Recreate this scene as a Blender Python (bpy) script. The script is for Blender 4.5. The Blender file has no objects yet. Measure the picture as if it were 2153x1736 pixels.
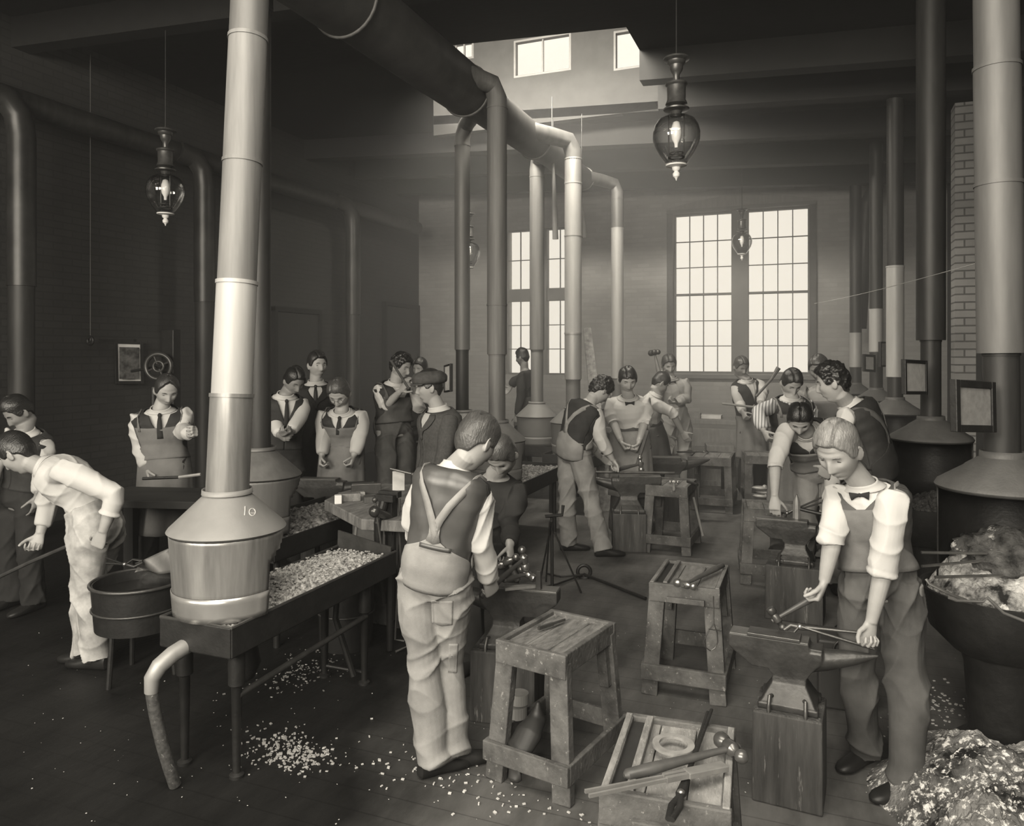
import bpy, bmesh, math, random
import numpy as np
from mathutils import Vector, Matrix, noise
PI = math.pi
sc = bpy.context.scene
COL = sc.collection
random.seed(7)
# ---------------------------------------------------------------- camera frame
H, YH, CX, FPX = 1.75, 745.0, 1076.5, 1600.0
TH = math.atan((1715 - CX) / FPX)
FW = Vector((-math.sin(TH), math.cos(TH), 0)); RT = Vector((math.cos(TH), math.sin(TH), 0)); UP = Vector((0, 0, 1))
def W(px, py, d):
    return FW * d + RT * (d * (px - CX) / FPX) + UP * (H - d * (py - YH) / FPX)
def G(px, py, z=0.0):
    return W(px, py, FPX * (H - z) / (py - YH))
def CZ(px, d, z):
    p = FW * d + RT * (d * (px - CX) / FPX); return Vector((p.x, p.y, z))
def onX(px, X):            # ground-plan point on the plane x = X along the sight line of px
    u = (px - CX) / FPX; d = X / (FW.x + RT.x * u); return d
def onY(px, Y):
    u = (px - CX) / FPX; return Y / (FW.y + RT.y * u)
cam = bpy.data.cameras.new('camera'); co = bpy.data.objects.new('camera', cam); COL.objects.link(co)
co.location = (0, 0, H); co.rotation_euler = (PI / 2, 0, TH)
cam.sensor_width = 36; cam.sensor_fit = 'HORIZONTAL'; cam.lens = FPX / 2153 * 36
cam.shift_x = 0.0; cam.shift_y = -(868 - YH) / 2153 if False else -(868 - YH) / 2153
cam.clip_start = .05; cam.clip_end = 200
sc.camera = co
# ---------------------------------------------------------------- properties
def tag(o, label=None, cat=None, group=None, kind=None):
    if label: o['label'] = label
    if cat: o['category'] = cat
    if group: o['group'] = group
    if kind: o['kind'] = kind
    return o
def thing(name, label, cat, loc=(0, 0, 0), rz=0.0, group=None):
    o = bpy.data.objects.new(name, None); COL.objects.link(o); o.empty_display_size = .1
    o.location = loc; o.rotation_euler = (0, 0, rz)
    return tag(o, label, cat, group)
def copy_tree(o, parent=None):
    c = o.copy(); COL.objects.link(c); c.parent = parent
    for ch in list(o.children): copy_tree(ch, c)
    return c
def relabel(o, loc, rz, label):
    o.location = loc; o.rotation_euler = (0, 0, rz); o['label'] = label; return o
# ---------------------------------------------------------------- materials
MATS = {}
def mat(name, a, b=None, rough=.7, metal=0.0, scale=6.0, stretch=(1, 1, 1), bump=.0, bscale=60.0, contrast=.5, detail=6.0, spec=.4, coat=0.0, rot=(0, 0, 0), wear=None, emit=None):
    if name in MATS: return MATS[name]
    m = bpy.data.materials.new(name); m.use_nodes = True; MATS[name] = m
    nt = m.node_tree; N = nt.nodes; L = nt.links; bs = N['Principled BSDF']
    bs.inputs['Roughness'].default_value = rough; bs.inputs['Metallic'].default_value = metal
    bs.inputs['Specular IOR Level'].default_value = spec; bs.inputs['Coat Weight'].default_value = coat
    if b is None: b = a * .8
    tc = N.new('ShaderNodeTexCoord'); mp = N.new('ShaderNodeMapping'); mp.inputs['Scale'].default_value = stretch; mp.inputs['Rotation'].default_value = rot
    L.new(tc.outputs['Object'], mp.inputs['Vector'])
    nz = N.new('ShaderNodeTexNoise'); nz.inputs['Scale'].default_value = scale; nz.inputs['Detail'].default_value = detail; nz.inputs['Roughness'].default_value = .6
    L.new(mp.outputs[0], nz.inputs['Vector'])
    cr = N.new('ShaderNodeValToRGB'); e = cr.color_ramp.elements
    e[0].position = .5 - contrast * .4; e[1].position = .5 + contrast * .4
    e[0].color = (b, b * .985, b * .96, 1); e[1].color = (a, a * .985, a * .96, 1)
    L.new(nz.outputs['Fac'], cr.inputs[0]); out = cr.outputs[0]
    if wear:   # (colour, scale, threshold): pale specks or scratches of their own
        n2 = N.new('ShaderNodeTexNoise'); n2.inputs['Scale'].default_value = wear[1]; n2.inputs['Detail'].default_value = 8; n2.inputs['Roughness'].default_value = .7
        L.new(mp.outputs[0], n2.inputs['Vector'])
        r2 = N.new('ShaderNodeValToRGB'); r2.color_ramp.elements[0].position = wear[2]; r2.color_ramp.elements[1].position = min(1, wear[2] + .06)
        L.new(n2.outputs['Fac'], r2.inputs[0])
        mx = N.new('ShaderNodeMixRGB'); L.new(r2.outputs[0], mx.inputs[0]); L.new(out, mx.inputs[1]); c = wear[0]; mx.inputs[2].default_value = (c, c * .98, c * .95, 1); out = mx.outputs[0]
    L.new(out, bs.inputs['Base Color'])
    if bump:
        nb = N.new('ShaderNodeTexNoise'); nb.inputs['Scale'].default_value = bscale; nb.inputs['Detail'].default_value = 5
        L.new(mp.outputs[0], nb.inputs['Vector'])
        bp = N.new('ShaderNodeBump'); bp.inputs['Strength'].default_value = bump; bp.inputs['Distance'].default_value = .01
        L.new(nb.outputs['Fac'], bp.inputs['Height']); L.new(bp.outputs[0], bs.inputs['Normal'])
    return m
def brick(name, a, b, mortar, axis):
    m = mat(name, a, b, rough=.85, scale=1.2, bump=0); nt = m.node_tree; N = nt.nodes; L = nt.links; bs = N['Principled BSDF']
    tc = [n for n in N if n.type == 'TEX_COORD'][0]
    sp = N.new('ShaderNodeSeparateXYZ'); cb = N.new('ShaderNodeCombineXYZ'); L.new(tc.outputs['Object'], sp.inputs[0])
    L.new(sp.outputs[axis], cb.inputs[0]); L.new(sp.outputs[2], cb.inputs[1])
    br = N.new('ShaderNodeTexBrick'); L.new(cb.outputs[0], br.inputs['Vector'])
    br.inputs['Scale'].default_value = 1.0; br.inputs['Brick Width'].default_value = .22; br.inputs['Row Height'].default_value = .075; br.inputs['Mortar Size'].default_value = .008
    br.inputs['Color1'].default_value = (1, 1, 1, 1); br.inputs['Color2'].default_value = (.84, .84, .84, 1); br.inputs['Mortar'].default_value = (mortar,) * 3 + (1,)
    src = bs.inputs['Base Color'].links[0].from_socket
    mx = N.new('ShaderNodeMixRGB'); mx.blend_type = 'MULTIPLY'; mx.inputs[0].default_value = 1; L.new(src, mx.inputs[1]); L.new(br.outputs['Color'], mx.inputs[2]); L.new(mx.outputs[0], bs.inputs['Base Color'])
    bp = N.new('ShaderNodeBump'); bp.inputs['Strength'].default_value = .35; bp.inputs['Distance'].default_value = .008; bp.invert = True
    L.new(br.outputs['Fac'], bp.inputs['Height']); L.new(bp.outputs[0], bs.inputs['Normal'])
    return m
M = dict(
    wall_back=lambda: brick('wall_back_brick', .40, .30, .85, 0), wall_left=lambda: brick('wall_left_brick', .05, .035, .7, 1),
    pilaster=lambda: brick('pilaster_brick', .34, .2, .35, 0))
def plain(name, v, **k): return mat(name, v, **k)
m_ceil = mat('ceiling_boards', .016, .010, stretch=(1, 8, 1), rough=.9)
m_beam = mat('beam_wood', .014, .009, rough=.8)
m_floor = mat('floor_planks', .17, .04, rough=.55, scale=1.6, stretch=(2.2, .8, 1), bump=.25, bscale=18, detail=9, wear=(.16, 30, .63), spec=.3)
m_iron = mat('black_iron', .022, .012, rough=.45, metal=.0, scale=14, bump=.15, bscale=60, spec=.5)
m_iron2 = mat('worn_iron', .12, .07, rough=.38, metal=.6, scale=12, bump=.12, bscale=50)
m_steel = mat('polished_steel', .42, .3, rough=.3, metal=.85, scale=20)
m_zinc = mat('dull_zinc_sheet', .42, .28, rough=.5, metal=.35, scale=3, stretch=(3, 3, .6), detail=8, spec=.5)
m_zincb = mat('bright_zinc_sheet', .44, .32, rough=.5, metal=.1, scale=3, stretch=(4, 4, .4), detail=8)
m_zincd = mat('dark_stove_pipe', .055, .025, rough=.5, metal=.3, scale=3, stretch=(4, 4, .5), detail=8)
m_zincm = mat('smoky_zinc_pipe', .17, .11, rough=.55, metal=.3, scale=3, stretch=(4, 4, .5), detail=8)
m_pipe = mat('stained_stove_pipe', .24, .12, rough=.6, metal=.1, scale=3, stretch=(6, 6, .35), detail=9, contrast=.6)
m_hood = mat('hood_sheet', .29, .21, rough=.55, metal=.2, scale=4, bump=.06, bscale=120)
m_hoodb = mat('hood_body_sheet', .42, .17, rough=.34, metal=.5, scale=2.5, stretch=(5, 5, .5), detail=8)
m_band = mat('hood_band_sheet', .65, .4, rough=.26, metal=.7, scale=4)
m_hoodr = mat('sooty_hood_sheet', .13, .085, rough=.6, metal=.2, scale=7, bump=.2, bscale=90, wear=(.25, 40, .68))
m_hoodm = mat('grey_hood_sheet', .19, .14, rough=.6, metal=.15, scale=5)
m_wood = mat('worn_bench_wood', .26, .09, rough=.75, scale=5, stretch=(6, 1.2, 1.2), bump=.3, bscale=40, detail=9, wear=(.34, 26, .6))
m_woodd = mat('dark_bench_wood', .085, .05, rough=.75, scale=5, stretch=(1.5, 1.5, .5), bump=.4, bscale=40, detail=9, wear=(.2, 40, .69))
m_block = mat('anvil_block_wood', .095, .025, rough=.8, scale=6, stretch=(3, 3, .35), bump=.6, bscale=30, detail=10, wear=(.2, 14, .6))
m_woodl = mat('pale_bench_wood', .26, .17, rough=.75, scale=5, stretch=(5, 1.5, 1.5), bump=.25, bscale=40)
m_handle = mat('hammer_handle_wood', .09, .05, rough=.45, scale=14, stretch=(1, 1, 1), spec=.5)
m_handlel = mat('pale_handle_wood', .26, .18, rough=.5, scale=14)
m_coal = mat('coal_bed', .36, .02, rough=.9, scale=38, contrast=.35, detail=8, bump=.9, bscale=60)
m_coals = mat('pale_cinders', .80, .06, rough=.9, scale=45, contrast=.5, detail=8, bump=.9, bscale=60)
m_coald = mat('dark_coal', .07, .012, rough=.7, scale=30, contrast=.4, detail=8, bump=.9, bscale=50, wear=(.45, 22, .64))
m_ash = mat('ash_heap', .26, .006, rough=.95, scale=4.5, contrast=.3, detail=14, bump=1, bscale=90, wear=(.7, 30, .53))
m_chip = mat('white_chips', .7, .4, rough=.8)
m_paper = mat('card_paper', .6, .45, rough=.8, scale=20)
m_paperd = mat('grey_card_paper', .30, .2, rough=.8, scale=30)
m_white = mat('white_paint', .8, .7, rough=.6)
m_fig = mat('print_drawing', .16, .03, rough=.7, scale=14, stretch=(1, 1, 1), contrast=.4)
m_sash = mat('sash_paint', .20, .16, rough=.6)
m_skin = mat('skin', .40, .32, rough=.5, scale=9, bump=.05, bscale=200, spec=.35)
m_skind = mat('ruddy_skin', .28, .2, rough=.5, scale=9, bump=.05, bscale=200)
m_lip = mat('lips', .26, .22, rough=.45)
m_lash = mat('dark_lashes', .03, .02, rough=.6)
m_shirt = mat('white_shirt_cotton', .57, .47, rough=.8, scale=3, bump=.08, bscale=220)
m_shirtg = mat('cream_shirt_cotton', .60, .50, rough=.8, scale=3, bump=.08, bscale=220)
m_shirtd = mat('grey_work_shirt', .36, .30, rough=.8, scale=3, bump=.08, bscale=220)
m_dirty = mat('soiled_white_cloth', .56, .2, rough=.8, scale=9, contrast=.55, detail=8, bump=.1, bscale=200)
m_vest = mat('dark_wool_vest', .035, .022, rough=.8, scale=20, bump=.12, bscale=260)
m_vests = mat('satin_vest_back', .085, .05, rough=.38, scale=5, bump=.0, spec=.6)
m_denl = mat('faded_denim', .33, .17, rough=.85, scale=5, detail=9, bump=.14, bscale=240)
m_denm = mat('grey_denim', .20, .12, rough=.85, scale=6, detail=9, bump=.14, bscale=240)
m_dend = mat('dark_denim', .105, .055, rough=.85, scale=6, detail=9, bump=.14, bscale=240)
m_denf = mat('bib_denim', .17, .09, rough=.85, scale=6, detail=9, bump=.14, bscale=240)
m_dark = mat('dark_wool', .028, .018, rough=.85, scale=10, bump=.12, bscale=240)
m_coat = mat('tweed_coat', .085, .055, rough=.9, scale=60, bump=.15, bscale=260)
m_shoe = mat('shoe_leather', .02, .012, rough=.45, scale=12)
def hairmat(name, v, rough=.35):
    m = mat(name, v, v * .5, rough=rough, scale=30, stretch=(3, .35, 1), bump=.35, bscale=70, detail=4, spec=.6); return m
m_hair = hairmat('dark_brown_hair', .035); m_hairb = hairmat('black_hair', .02); m_hairl = hairmat('fair_hair', .26, .38); m_hairm = hairmat('brown_hair', .085)
m_leath = mat('dark_leather', .03, .02, rough=.5)
def stripes(name, a, b, period, ax):
    m = mat(name, a, a, rough=.8); nt = m.node_tree; N = nt.nodes; L = nt.links
    tc = [n for n in N if n.type == 'TEX_COORD'][0]; wv = N.new('ShaderNodeTexWave'); wv.bands_direction = ax; wv.inputs['Scale'].default_value = period; wv.inputs['Distortion'].default_value = .4
    L.new(tc.outputs['Object'], wv.inputs['Vector']); cr = N.new('ShaderNodeValToRGB'); cr.color_ramp.elements[0].position = .2; cr.color_ramp.elements[1].position = .45
    cr.color_ramp.elements[0].color = (b, b, b, 1); cr.color_ramp.elements[1].color = (a, a, a, 1); L.new(wv.outputs['Fac'], cr.inputs[0]); L.new(cr.outputs[0], N['Principled BSDF'].inputs['Base Color']); return m
m_stripe = stripes('striped_shirting', .62, .2, 13, 'X')
def glassmat(name, fac, tint=.95, rough=.03):
    m = bpy.data.materials.new(name); m.use_nodes = True; nt = m.node_tree; N = nt.nodes; L = nt.links; N.remove(N['Principled BSDF'])
    t = N.new('ShaderNodeBsdfTransparent'); t.inputs[0].default_value = (tint, tint, tint, 1); g = N.new('ShaderNodeBsdfGlossy'); g.inputs['Roughness'].default_value = rough
    lw = N.new('ShaderNodeLayerWeight'); lw.inputs[0].default_value = fac; mx = N.new('ShaderNodeMixShader'); L.new(lw.outputs['Facing'], mx.inputs[0]); L.new(t.outputs[0], mx.inputs[1]); L.new(g.outputs[0], mx.inputs[2]); L.new(mx.outputs[0], N['Material Output'].inputs[0]); return m
m_pane = glassmat('window_glass', .08, 1.0); m_globe = glassmat('lamp_globe_glass', .30, .985)
m_opal = mat('opal_tube', .75, .7, rough=.3)
# ---------------------------------------------------------------- mesh builder
class MB:
    def __init__(s): s.v = []; s.f = []
    def add(s, vs, fs):
        b = len(s.v); s.v += [Vector(v) for v in vs]; s.f += [tuple(i + b for i in f) for f in fs]; return s
    def box(s, c, size, R=None, taper=1.0):
        x, y, z = [k / 2 for k in size]; vs = []
        for dz in (-1, 1):
            t = taper if dz > 0 else 1.0
            for dx, dy in ((-1, -1), (1, -1), (1, 1), (-1, 1)):
                p = Vector((dx * x * t, dy * y * t, dz * z))
                if R is not None: p = R @ p
                vs.append(Vector(c) + p)
        return s.add(vs, [(3, 2, 1, 0), (4, 5, 6, 7), (0, 1, 5, 4), (1, 2, 6, 5), (2, 3, 7, 6), (3, 0, 4, 7)])
    def bar(s, a, b, w, t, side=None, w2=None, t2=None):
        """square bar from a to b, width w along side, thickness t"""
        a = Vector(a); b = Vector(b); d = (b - a).normalized()
        sd = Vector(side) if side is not None else (UP if abs(d.z) < .9 else Vector((1, 0, 0)))
        sd = (sd - d * sd.dot(d)).normalized(); n = d.cross(sd); w2 = w if w2 is None else w2; t2 = t if t2 is None else t2
        vs = []
        for p, ww, tt in ((a, w, t), (b, w2, t2)):
            for i, j in ((-1, -1), (1, -1), (1, 1), (-1, 1)): vs.append(p + sd * (i * ww / 2) + n * (j * tt / 2))
        return s.add(vs, [(3, 2, 1, 0), (4, 5, 6, 7), (0, 1, 5, 4), (1, 2, 6, 5), (2, 3, 7, 6), (3, 0, 4, 7)])
    def loft(s, rings, cap=True, closed=True):
        n = len(rings[0]); vs = [p for r in rings for p in r]; fs = []
        for i in range(len(rings) - 1):
            for j in range(n if closed else n - 1):
                k = (j + 1) % n; fs.append((i * n + j, i * n + k, (i + 1) * n + k, (i + 1) * n + j))
        if cap:
            c0 = sum(rings[0], Vector()) / n; c1 = sum(rings[-1], Vector()) / n
            vs += [c0, c1]; a = len(vs) - 2; b = len(vs) - 1
            for j in range(n):
                k = (j + 1) % n; fs.append((a, k, j)); fs.append((b, (len(rings) - 1) * n + j, (len(rings) - 1) * n + k))
        return s.add(vs, fs)
    def tube(s, pts, rad, n=12, side=None, cap=True, rnd=False):
        pts = [Vector(p) for p in pts]; m = len(pts)
        if not isinstance(rad, (list, tuple)): rad = [rad] * m
        rad = [(r, r) if not isinstance(r, (list, tuple)) else r for r in rad]
        if rnd:   # rounded ends
            d0 = (pts[1] - pts[0]).normalized(); d1 = (pts[-1] - pts[-2]).normalized(); q = []; rr = []
            for k in (.0, .5, .85):
                c = math.sqrt(max(0, 1 - (1 - k) ** 2)); q.append(pts[0] - d0 * rad[0][0] * (1 - k)); rr.append((rad[0][0] * max(c, .05), rad[0][1] * max(c, .05)))
            e = [(pts[-1] + d1 * rad[-1][0] * (1 - k), (rad[-1][0] * max(.05, math.sqrt(max(0, 1 - (1 - k) ** 2))), rad[-1][1] * max(.05, math.sqrt(max(0, 1 - (1 - k) ** 2))))) for k in (.85, .5, .0)]
            pts = q + pts + [x[0] for x in e]; rad = rr + rad + [x[1] for x in e]; m = len(pts)
        T = []
        for i in range(m):
            d = (pts[min(i + 1, m - 1)] - pts[max(i - 1, 0)]); T.append(d.normalized() if d.length > 1e-9 else (T[-1] if T else UP))
        sd = Vector(side) if side is not None else (Vector((1, 0, 0)) if abs(T[0].x) < .9 else Vector((0, 1, 0)))
        rings = []
        for i in range(m):
            sd = sd - T[i] * sd.dot(T[i])
            if sd.length < 1e-6: sd = T[i].orthogonal()
            sd.normalize(); nn = T[i].cross(sd)
            rings.append([pts[i] + sd * (math.cos(2 * PI * j / n) * rad[i][0]) + nn * (math.sin(2 * PI * j / n) * rad[i][1]) for j in range(n)])
        return s.loft(rings, cap)
    def lathe(s, prof, c=(0, 0, 0), n=32, R=None, cap=True):
        rings = []
        for r, z in prof:
            ring = []
            for j in range(n):
                p = Vector((math.cos(2 * PI * j / n) * r, math.sin(2 * PI * j / n) * r, z))
                ring.append(Vector(c) + (R @ p if R is not None else p))
            rings.append(ring)
        return s.loft(rings, cap)
    def ell(s, c, r, R=None, n=16, m=10):
        return s.lathe([(max(math.sin(PI * k / m), .001), -math.cos(PI * k / m)) for k in range(m + 1)], c, n, (R if R is not None else Matrix.Identity(3)) @ Matrix.Diagonal(Vector(r)), False)
    def torus(s, c, R0, r, R=None, n=28, m=10, a0=0, a1=2 * PI):
        full = abs(a1 - a0) > 2 * PI - .01; rings = []
        for i in range(n + (0 if full else 1)):
            a = a0 + (a1 - a0) * i / n; ring = []
            for j in range(m):
                b = 2 * PI * j / m; p = Vector(((R0 + r * math.cos(b)) * math.cos(a), (R0 + r * math.cos(b)) * math.sin(a), r * math.sin(b)))
                ring.append(Vector(c) + (R @ p if R is not None else p))
            rings.append(ring)
        if full: rings.append(rings[0])
        return s.loft(rings, not full)
    def prism(s, poly, y0, y1, ax='y', c=(0, 0, 0), R=None):
        def P(a, b, t): return {'y': Vector((a, t, b)), 'x': Vector((t, a, b)), 'z': Vector((a, b, t))}[ax]
        vs = [P(a, b, y0) for a, b in poly] + [P(a, b, y1) for a, b in poly]; n = len(poly)
        if R is not None: vs = [R @ v for v in vs]
        vs = [v + Vector(c) for v in vs]
        return s.add(vs, [tuple(range(n)), tuple(range(2 * n - 1, n - 1, -1))] + [(i, i + n, (i + 1) % n + n, (i + 1) % n) for i in range(n)])
    def mesh(s, name='m', org=(0, 0, 0)):
        me = bpy.data.meshes.new(name); o = Vector(org); me.from_pydata([v - o for v in s.v], [], s.f); me.validate(); me.update(); return me
    def build(s, name, m, parent=None, org=(0, 0, 0), smooth=False, bevel=0, solid=0, kind=None, label=None, fixn=True):
        me = s.mesh(name, org)
        if fixn:
            b = bmesh.new(); b.from_mesh(me); bmesh.ops.recalc_face_normals(b, faces=b.faces); b.to_mesh(me); b.free()
        o = bpy.data.objects.new(name, me); COL.objects.link(o); me.materials.append(m)
        if smooth: smooth_by(me, 40)
        if parent is not None: o.parent = parent
        if solid:
            md = o.modifiers.new('thickness', 'SOLIDIFY'); md.thickness = solid; md.offset = 0
        if bevel:
            md = o.modifiers.new('edge', 'BEVEL'); md.width = bevel; md.segments = 2; md.limit_method = 'ANGLE'; md.angle_limit = .6
        if kind: o['kind'] = kind
        if label: o['label'] = label
        return o
def smooth_by(me, deg=40):
    n = len(me.polygons); me.polygons.foreach_set('use_smooth', [True] * n)
    try: me.set_sharp_from_angle(angle=math.radians(deg))
    except Exception: pass
def apply_mesh(me, mods):
    """run modifiers on a mesh and hand back the result"""
    o = bpy.data.objects.new('tmp', me); COL.objects.link(o); mods(o)
    dg = bpy.context.evaluated_depsgraph_get(); r = bpy.data.meshes.new_from_object(o.evaluated_get(dg)); bpy.data.objects.remove(o); return r
def folds(P, amp, seed=0, freq=1.0):
    rs = np.random.RandomState(seed); out = np.zeros(len(P))
    for k in range(4):
        a = rs.normal(size=3); a[2] *= .9; a /= np.linalg.norm(a); b = rs.normal(size=3); b /= np.linalg.norm(b); c = rs.normal(size=3); c /= np.linalg.norm(c)
        w = np.sin(P @ b * 9 * freq + rs.rand() * 6) + .6 * np.sin(P @ c * 21 * freq + rs.rand() * 6)
        s = 1 - np.abs(np.sin(P @ a * (11 + 6 * k) * freq + 1.3 * w + rs.rand() * 6)); mask = np.clip(.5 + .8 * np.sin(P @ c * 7 + 4 * k + 1.5 * np.sin(P @ b * 5)), 0, 1)
        out += (s ** 2.2 - .25) * mask * (1.0 if k < 3 else .6)
    return out * amp
def displace(me, fn):
    n = len(me.vertices); P = np.empty(n * 3); me.vertices.foreach_get('co', P); P = P.reshape(-1, 3)
    Nn = np.empty(n * 3); me.vertices.foreach_get('normal', Nn); Nn = Nn.reshape(-1, 3)
    P = P + Nn * fn(P)[:, None]; me.vertices.foreach_set('co', P.ravel()); me.update()
def skinned(mb, name, m, parent, org, vox=.008, sm=4, amp=0, seed=0, mask=None, freq=1.0, fac=.5):
    """grow ONE continuous surface over overlapping shapes"""
    me = mb.mesh(name, org)
    def mods(o):
        r = o.modifiers.new('r', 'REMESH'); r.mode = 'VOXEL'; r.voxel_size = vox; r.use_smooth_shade = True
        s = o.modifiers.new('s', 'SMOOTH'); s.iterations = sm; s.factor = fac
    me2 = apply_mesh(me, mods); me2.name = name; me2.materials.clear(); me2.materials.append(m)
    if amp: displace(me2, lambda P: folds(P, amp, seed, freq) * (mask(P) if mask else 1))
    me2.polygons.foreach_set('use_smooth', [True] * len(me2.polygons))
    o = bpy.data.objects.new(name, me2); COL.objects.link(o); o.parent = parent; return o
def tool(name, label, cat, org, group=None): return thing(name, label, cat, org, 0, group)
# ================================================================ room shell
XL, XR, YB, YF = -7.4, 1.9, 13.5, -4.0
def zc(x): return 4.67 - .057 * x                      # the roof falls gently towards the right-hand wall
def st(name, mb, m, **k): return mb.build(name, m, kind='structure', **k)
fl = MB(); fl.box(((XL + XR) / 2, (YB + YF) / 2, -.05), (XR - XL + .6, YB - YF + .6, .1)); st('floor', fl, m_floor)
nt = m_floor.node_tree; N = nt.nodes; L = nt.links; bs = N['Principled BSDF']; src = bs.inputs['Base Color'].links[0].from_socket   # floor colour gets darker towards the near left, with a noisy edge
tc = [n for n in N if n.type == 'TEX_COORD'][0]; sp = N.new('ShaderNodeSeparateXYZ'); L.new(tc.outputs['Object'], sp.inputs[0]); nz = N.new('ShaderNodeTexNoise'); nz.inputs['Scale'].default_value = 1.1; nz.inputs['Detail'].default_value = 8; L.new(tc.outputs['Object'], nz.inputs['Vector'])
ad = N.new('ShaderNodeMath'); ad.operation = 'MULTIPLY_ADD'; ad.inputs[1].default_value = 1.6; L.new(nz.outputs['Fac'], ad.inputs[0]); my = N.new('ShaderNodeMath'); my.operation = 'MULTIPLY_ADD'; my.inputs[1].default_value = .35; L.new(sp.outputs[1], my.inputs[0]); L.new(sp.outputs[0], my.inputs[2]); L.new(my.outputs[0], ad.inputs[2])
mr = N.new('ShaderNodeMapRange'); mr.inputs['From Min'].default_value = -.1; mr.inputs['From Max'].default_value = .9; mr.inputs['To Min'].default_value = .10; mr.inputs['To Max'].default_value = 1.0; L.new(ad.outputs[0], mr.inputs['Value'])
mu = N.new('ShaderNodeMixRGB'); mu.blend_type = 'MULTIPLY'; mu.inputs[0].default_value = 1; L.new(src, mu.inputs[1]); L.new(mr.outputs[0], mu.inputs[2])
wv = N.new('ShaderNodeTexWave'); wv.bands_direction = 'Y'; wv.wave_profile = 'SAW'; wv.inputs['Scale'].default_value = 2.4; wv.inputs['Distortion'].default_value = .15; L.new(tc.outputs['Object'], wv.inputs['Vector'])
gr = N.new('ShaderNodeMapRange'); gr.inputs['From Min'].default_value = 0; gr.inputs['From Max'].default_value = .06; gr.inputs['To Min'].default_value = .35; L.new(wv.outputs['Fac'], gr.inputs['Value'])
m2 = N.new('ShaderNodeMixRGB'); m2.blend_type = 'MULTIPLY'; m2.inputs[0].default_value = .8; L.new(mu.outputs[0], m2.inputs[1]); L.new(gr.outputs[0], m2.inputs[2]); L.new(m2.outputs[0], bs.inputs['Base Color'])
# windows of the far wall: (x0, x1, z0, z1)
def bx(px, Y=YB): return CZ(px, onY(px, Y), 0).x
wA = (bx(1415), bx(1703), 1.42, 4.22); wB = (bx(1062), bx(1204), 1.37, 4.13)
def wallgrid(x0, x1, z0, z1f, holes, y, t, axis='x'):
    """wall in the x-z plane with rectangular holes; top follows z1f(x)"""
    mb = MB(); xs = sorted({x0, x1, *[h[0] for h in holes], *[h[1] for h in holes]})
    for a, b in zip(xs, xs[1:]):
        hs = sorted([h for h in holes if h[0] <= a + 1e-6 and h[1] >= b - 1e-6], key=lambda h: h[2]); z = z0
        for h in hs + [None]:
            zt0, zt1 = (h[2], h[2]) if h else (z1f(a), z1f(b))
            vs = [Vector((X, Yy, Z)) for Yy in (y, y + t) for X, Z in ((a, z), (b, z), (b, zt1), (a, zt0))]
            mb.add(vs, [(0, 1, 2, 3), (7, 6, 5, 4), (0, 4, 5, 1), (1, 5, 6, 2), (2, 6, 7, 3), (3, 7, 4, 0)])
            if h: z = h[3]
    return mb
T = .35
st('wall_back', wallgrid(XL, XR, 0, zc, [wA, wB], YB, T), M['wall_back']())
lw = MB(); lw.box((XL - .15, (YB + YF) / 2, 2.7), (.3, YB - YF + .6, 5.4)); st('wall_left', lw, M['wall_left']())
rw = MB(); rw.box((XR + .15, (YB + YF) / 2, 2.7), (.3, YB - YF + .6, 5.4)); st('wall_right', rw, mat('wall_right_soot', .03, .02, rough=.9))
rearholes = [(-6.4, -4.6, 2.5, 4.4), (-3.6, -1.4, 2.5, 4.4), (-.6, 1.3, 2.5, 4.4)]
st('wall_rear', wallgrid(XL, XR, 0, zc, rearholes, YF - T, T), m_beam)
# roof with the raised monitor over the middle of the room
hx0, hx1, hy0, hy1 = -4.95, -1.62, 6.9, 9.45
cl = MB()
def slab(x0, x1, y0, y1):
    vs = [Vector((x, y, zc(x) + dz)) for dz in (0, .12) for x, y in ((x0, y0), (x1, y0), (x1, y1), (x0, y1))]
    cl.add(vs, [(0, 1, 2, 3), (7, 6, 5, 4), (0, 4, 5, 1), (1, 5, 6, 2), (2, 6, 7, 3), (3, 7, 4, 0)])
slab(XL, hx0, YF, YB); slab(hx1, XR, YF, YB); slab(hx0, hx1, YF, hy0); slab(hx0, hx1, hy1, YB)
vs = [Vector((x, y, zc(x) + dz)) for dz in (0, .12) for x, y in ((hx0, hy0), (-3.62, hy0), (hx0, hy1))]
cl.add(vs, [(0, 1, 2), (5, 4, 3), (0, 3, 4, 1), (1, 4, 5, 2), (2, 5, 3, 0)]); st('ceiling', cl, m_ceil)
# monitor: far wall with three windows, near wall with windows facing back, sides and top
def mz(px, py): d = onY(px, hy1); return H - d * (py - YH) / FPX
def mx_(px): return bx(px, hy1)
mw = [(mx_(935), mx_(996), mz(966, 127), mz(966, 88)), (mx_(1080), mx_(1201), mz(1140, 156), mz(1140, 76)), (mx_(1290), mx_(1412), mz(1350, 141), mz(1350, 56))]
ztop = max(w[3] for w in mw) + .25
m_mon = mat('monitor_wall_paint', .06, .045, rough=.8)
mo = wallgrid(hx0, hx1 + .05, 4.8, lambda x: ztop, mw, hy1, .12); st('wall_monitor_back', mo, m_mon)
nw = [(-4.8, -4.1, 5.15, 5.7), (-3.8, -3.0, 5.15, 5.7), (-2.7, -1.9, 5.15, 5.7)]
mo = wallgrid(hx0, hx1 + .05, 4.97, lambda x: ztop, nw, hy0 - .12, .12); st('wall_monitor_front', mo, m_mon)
ms = MB(); ms.box((hx0 - .06, (hy0 + hy1) / 2, (4.97 + ztop) / 2), (.12, hy1 - hy0, ztop - 4.97)); st('wall_monitor_left', ms, m_beam)
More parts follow.
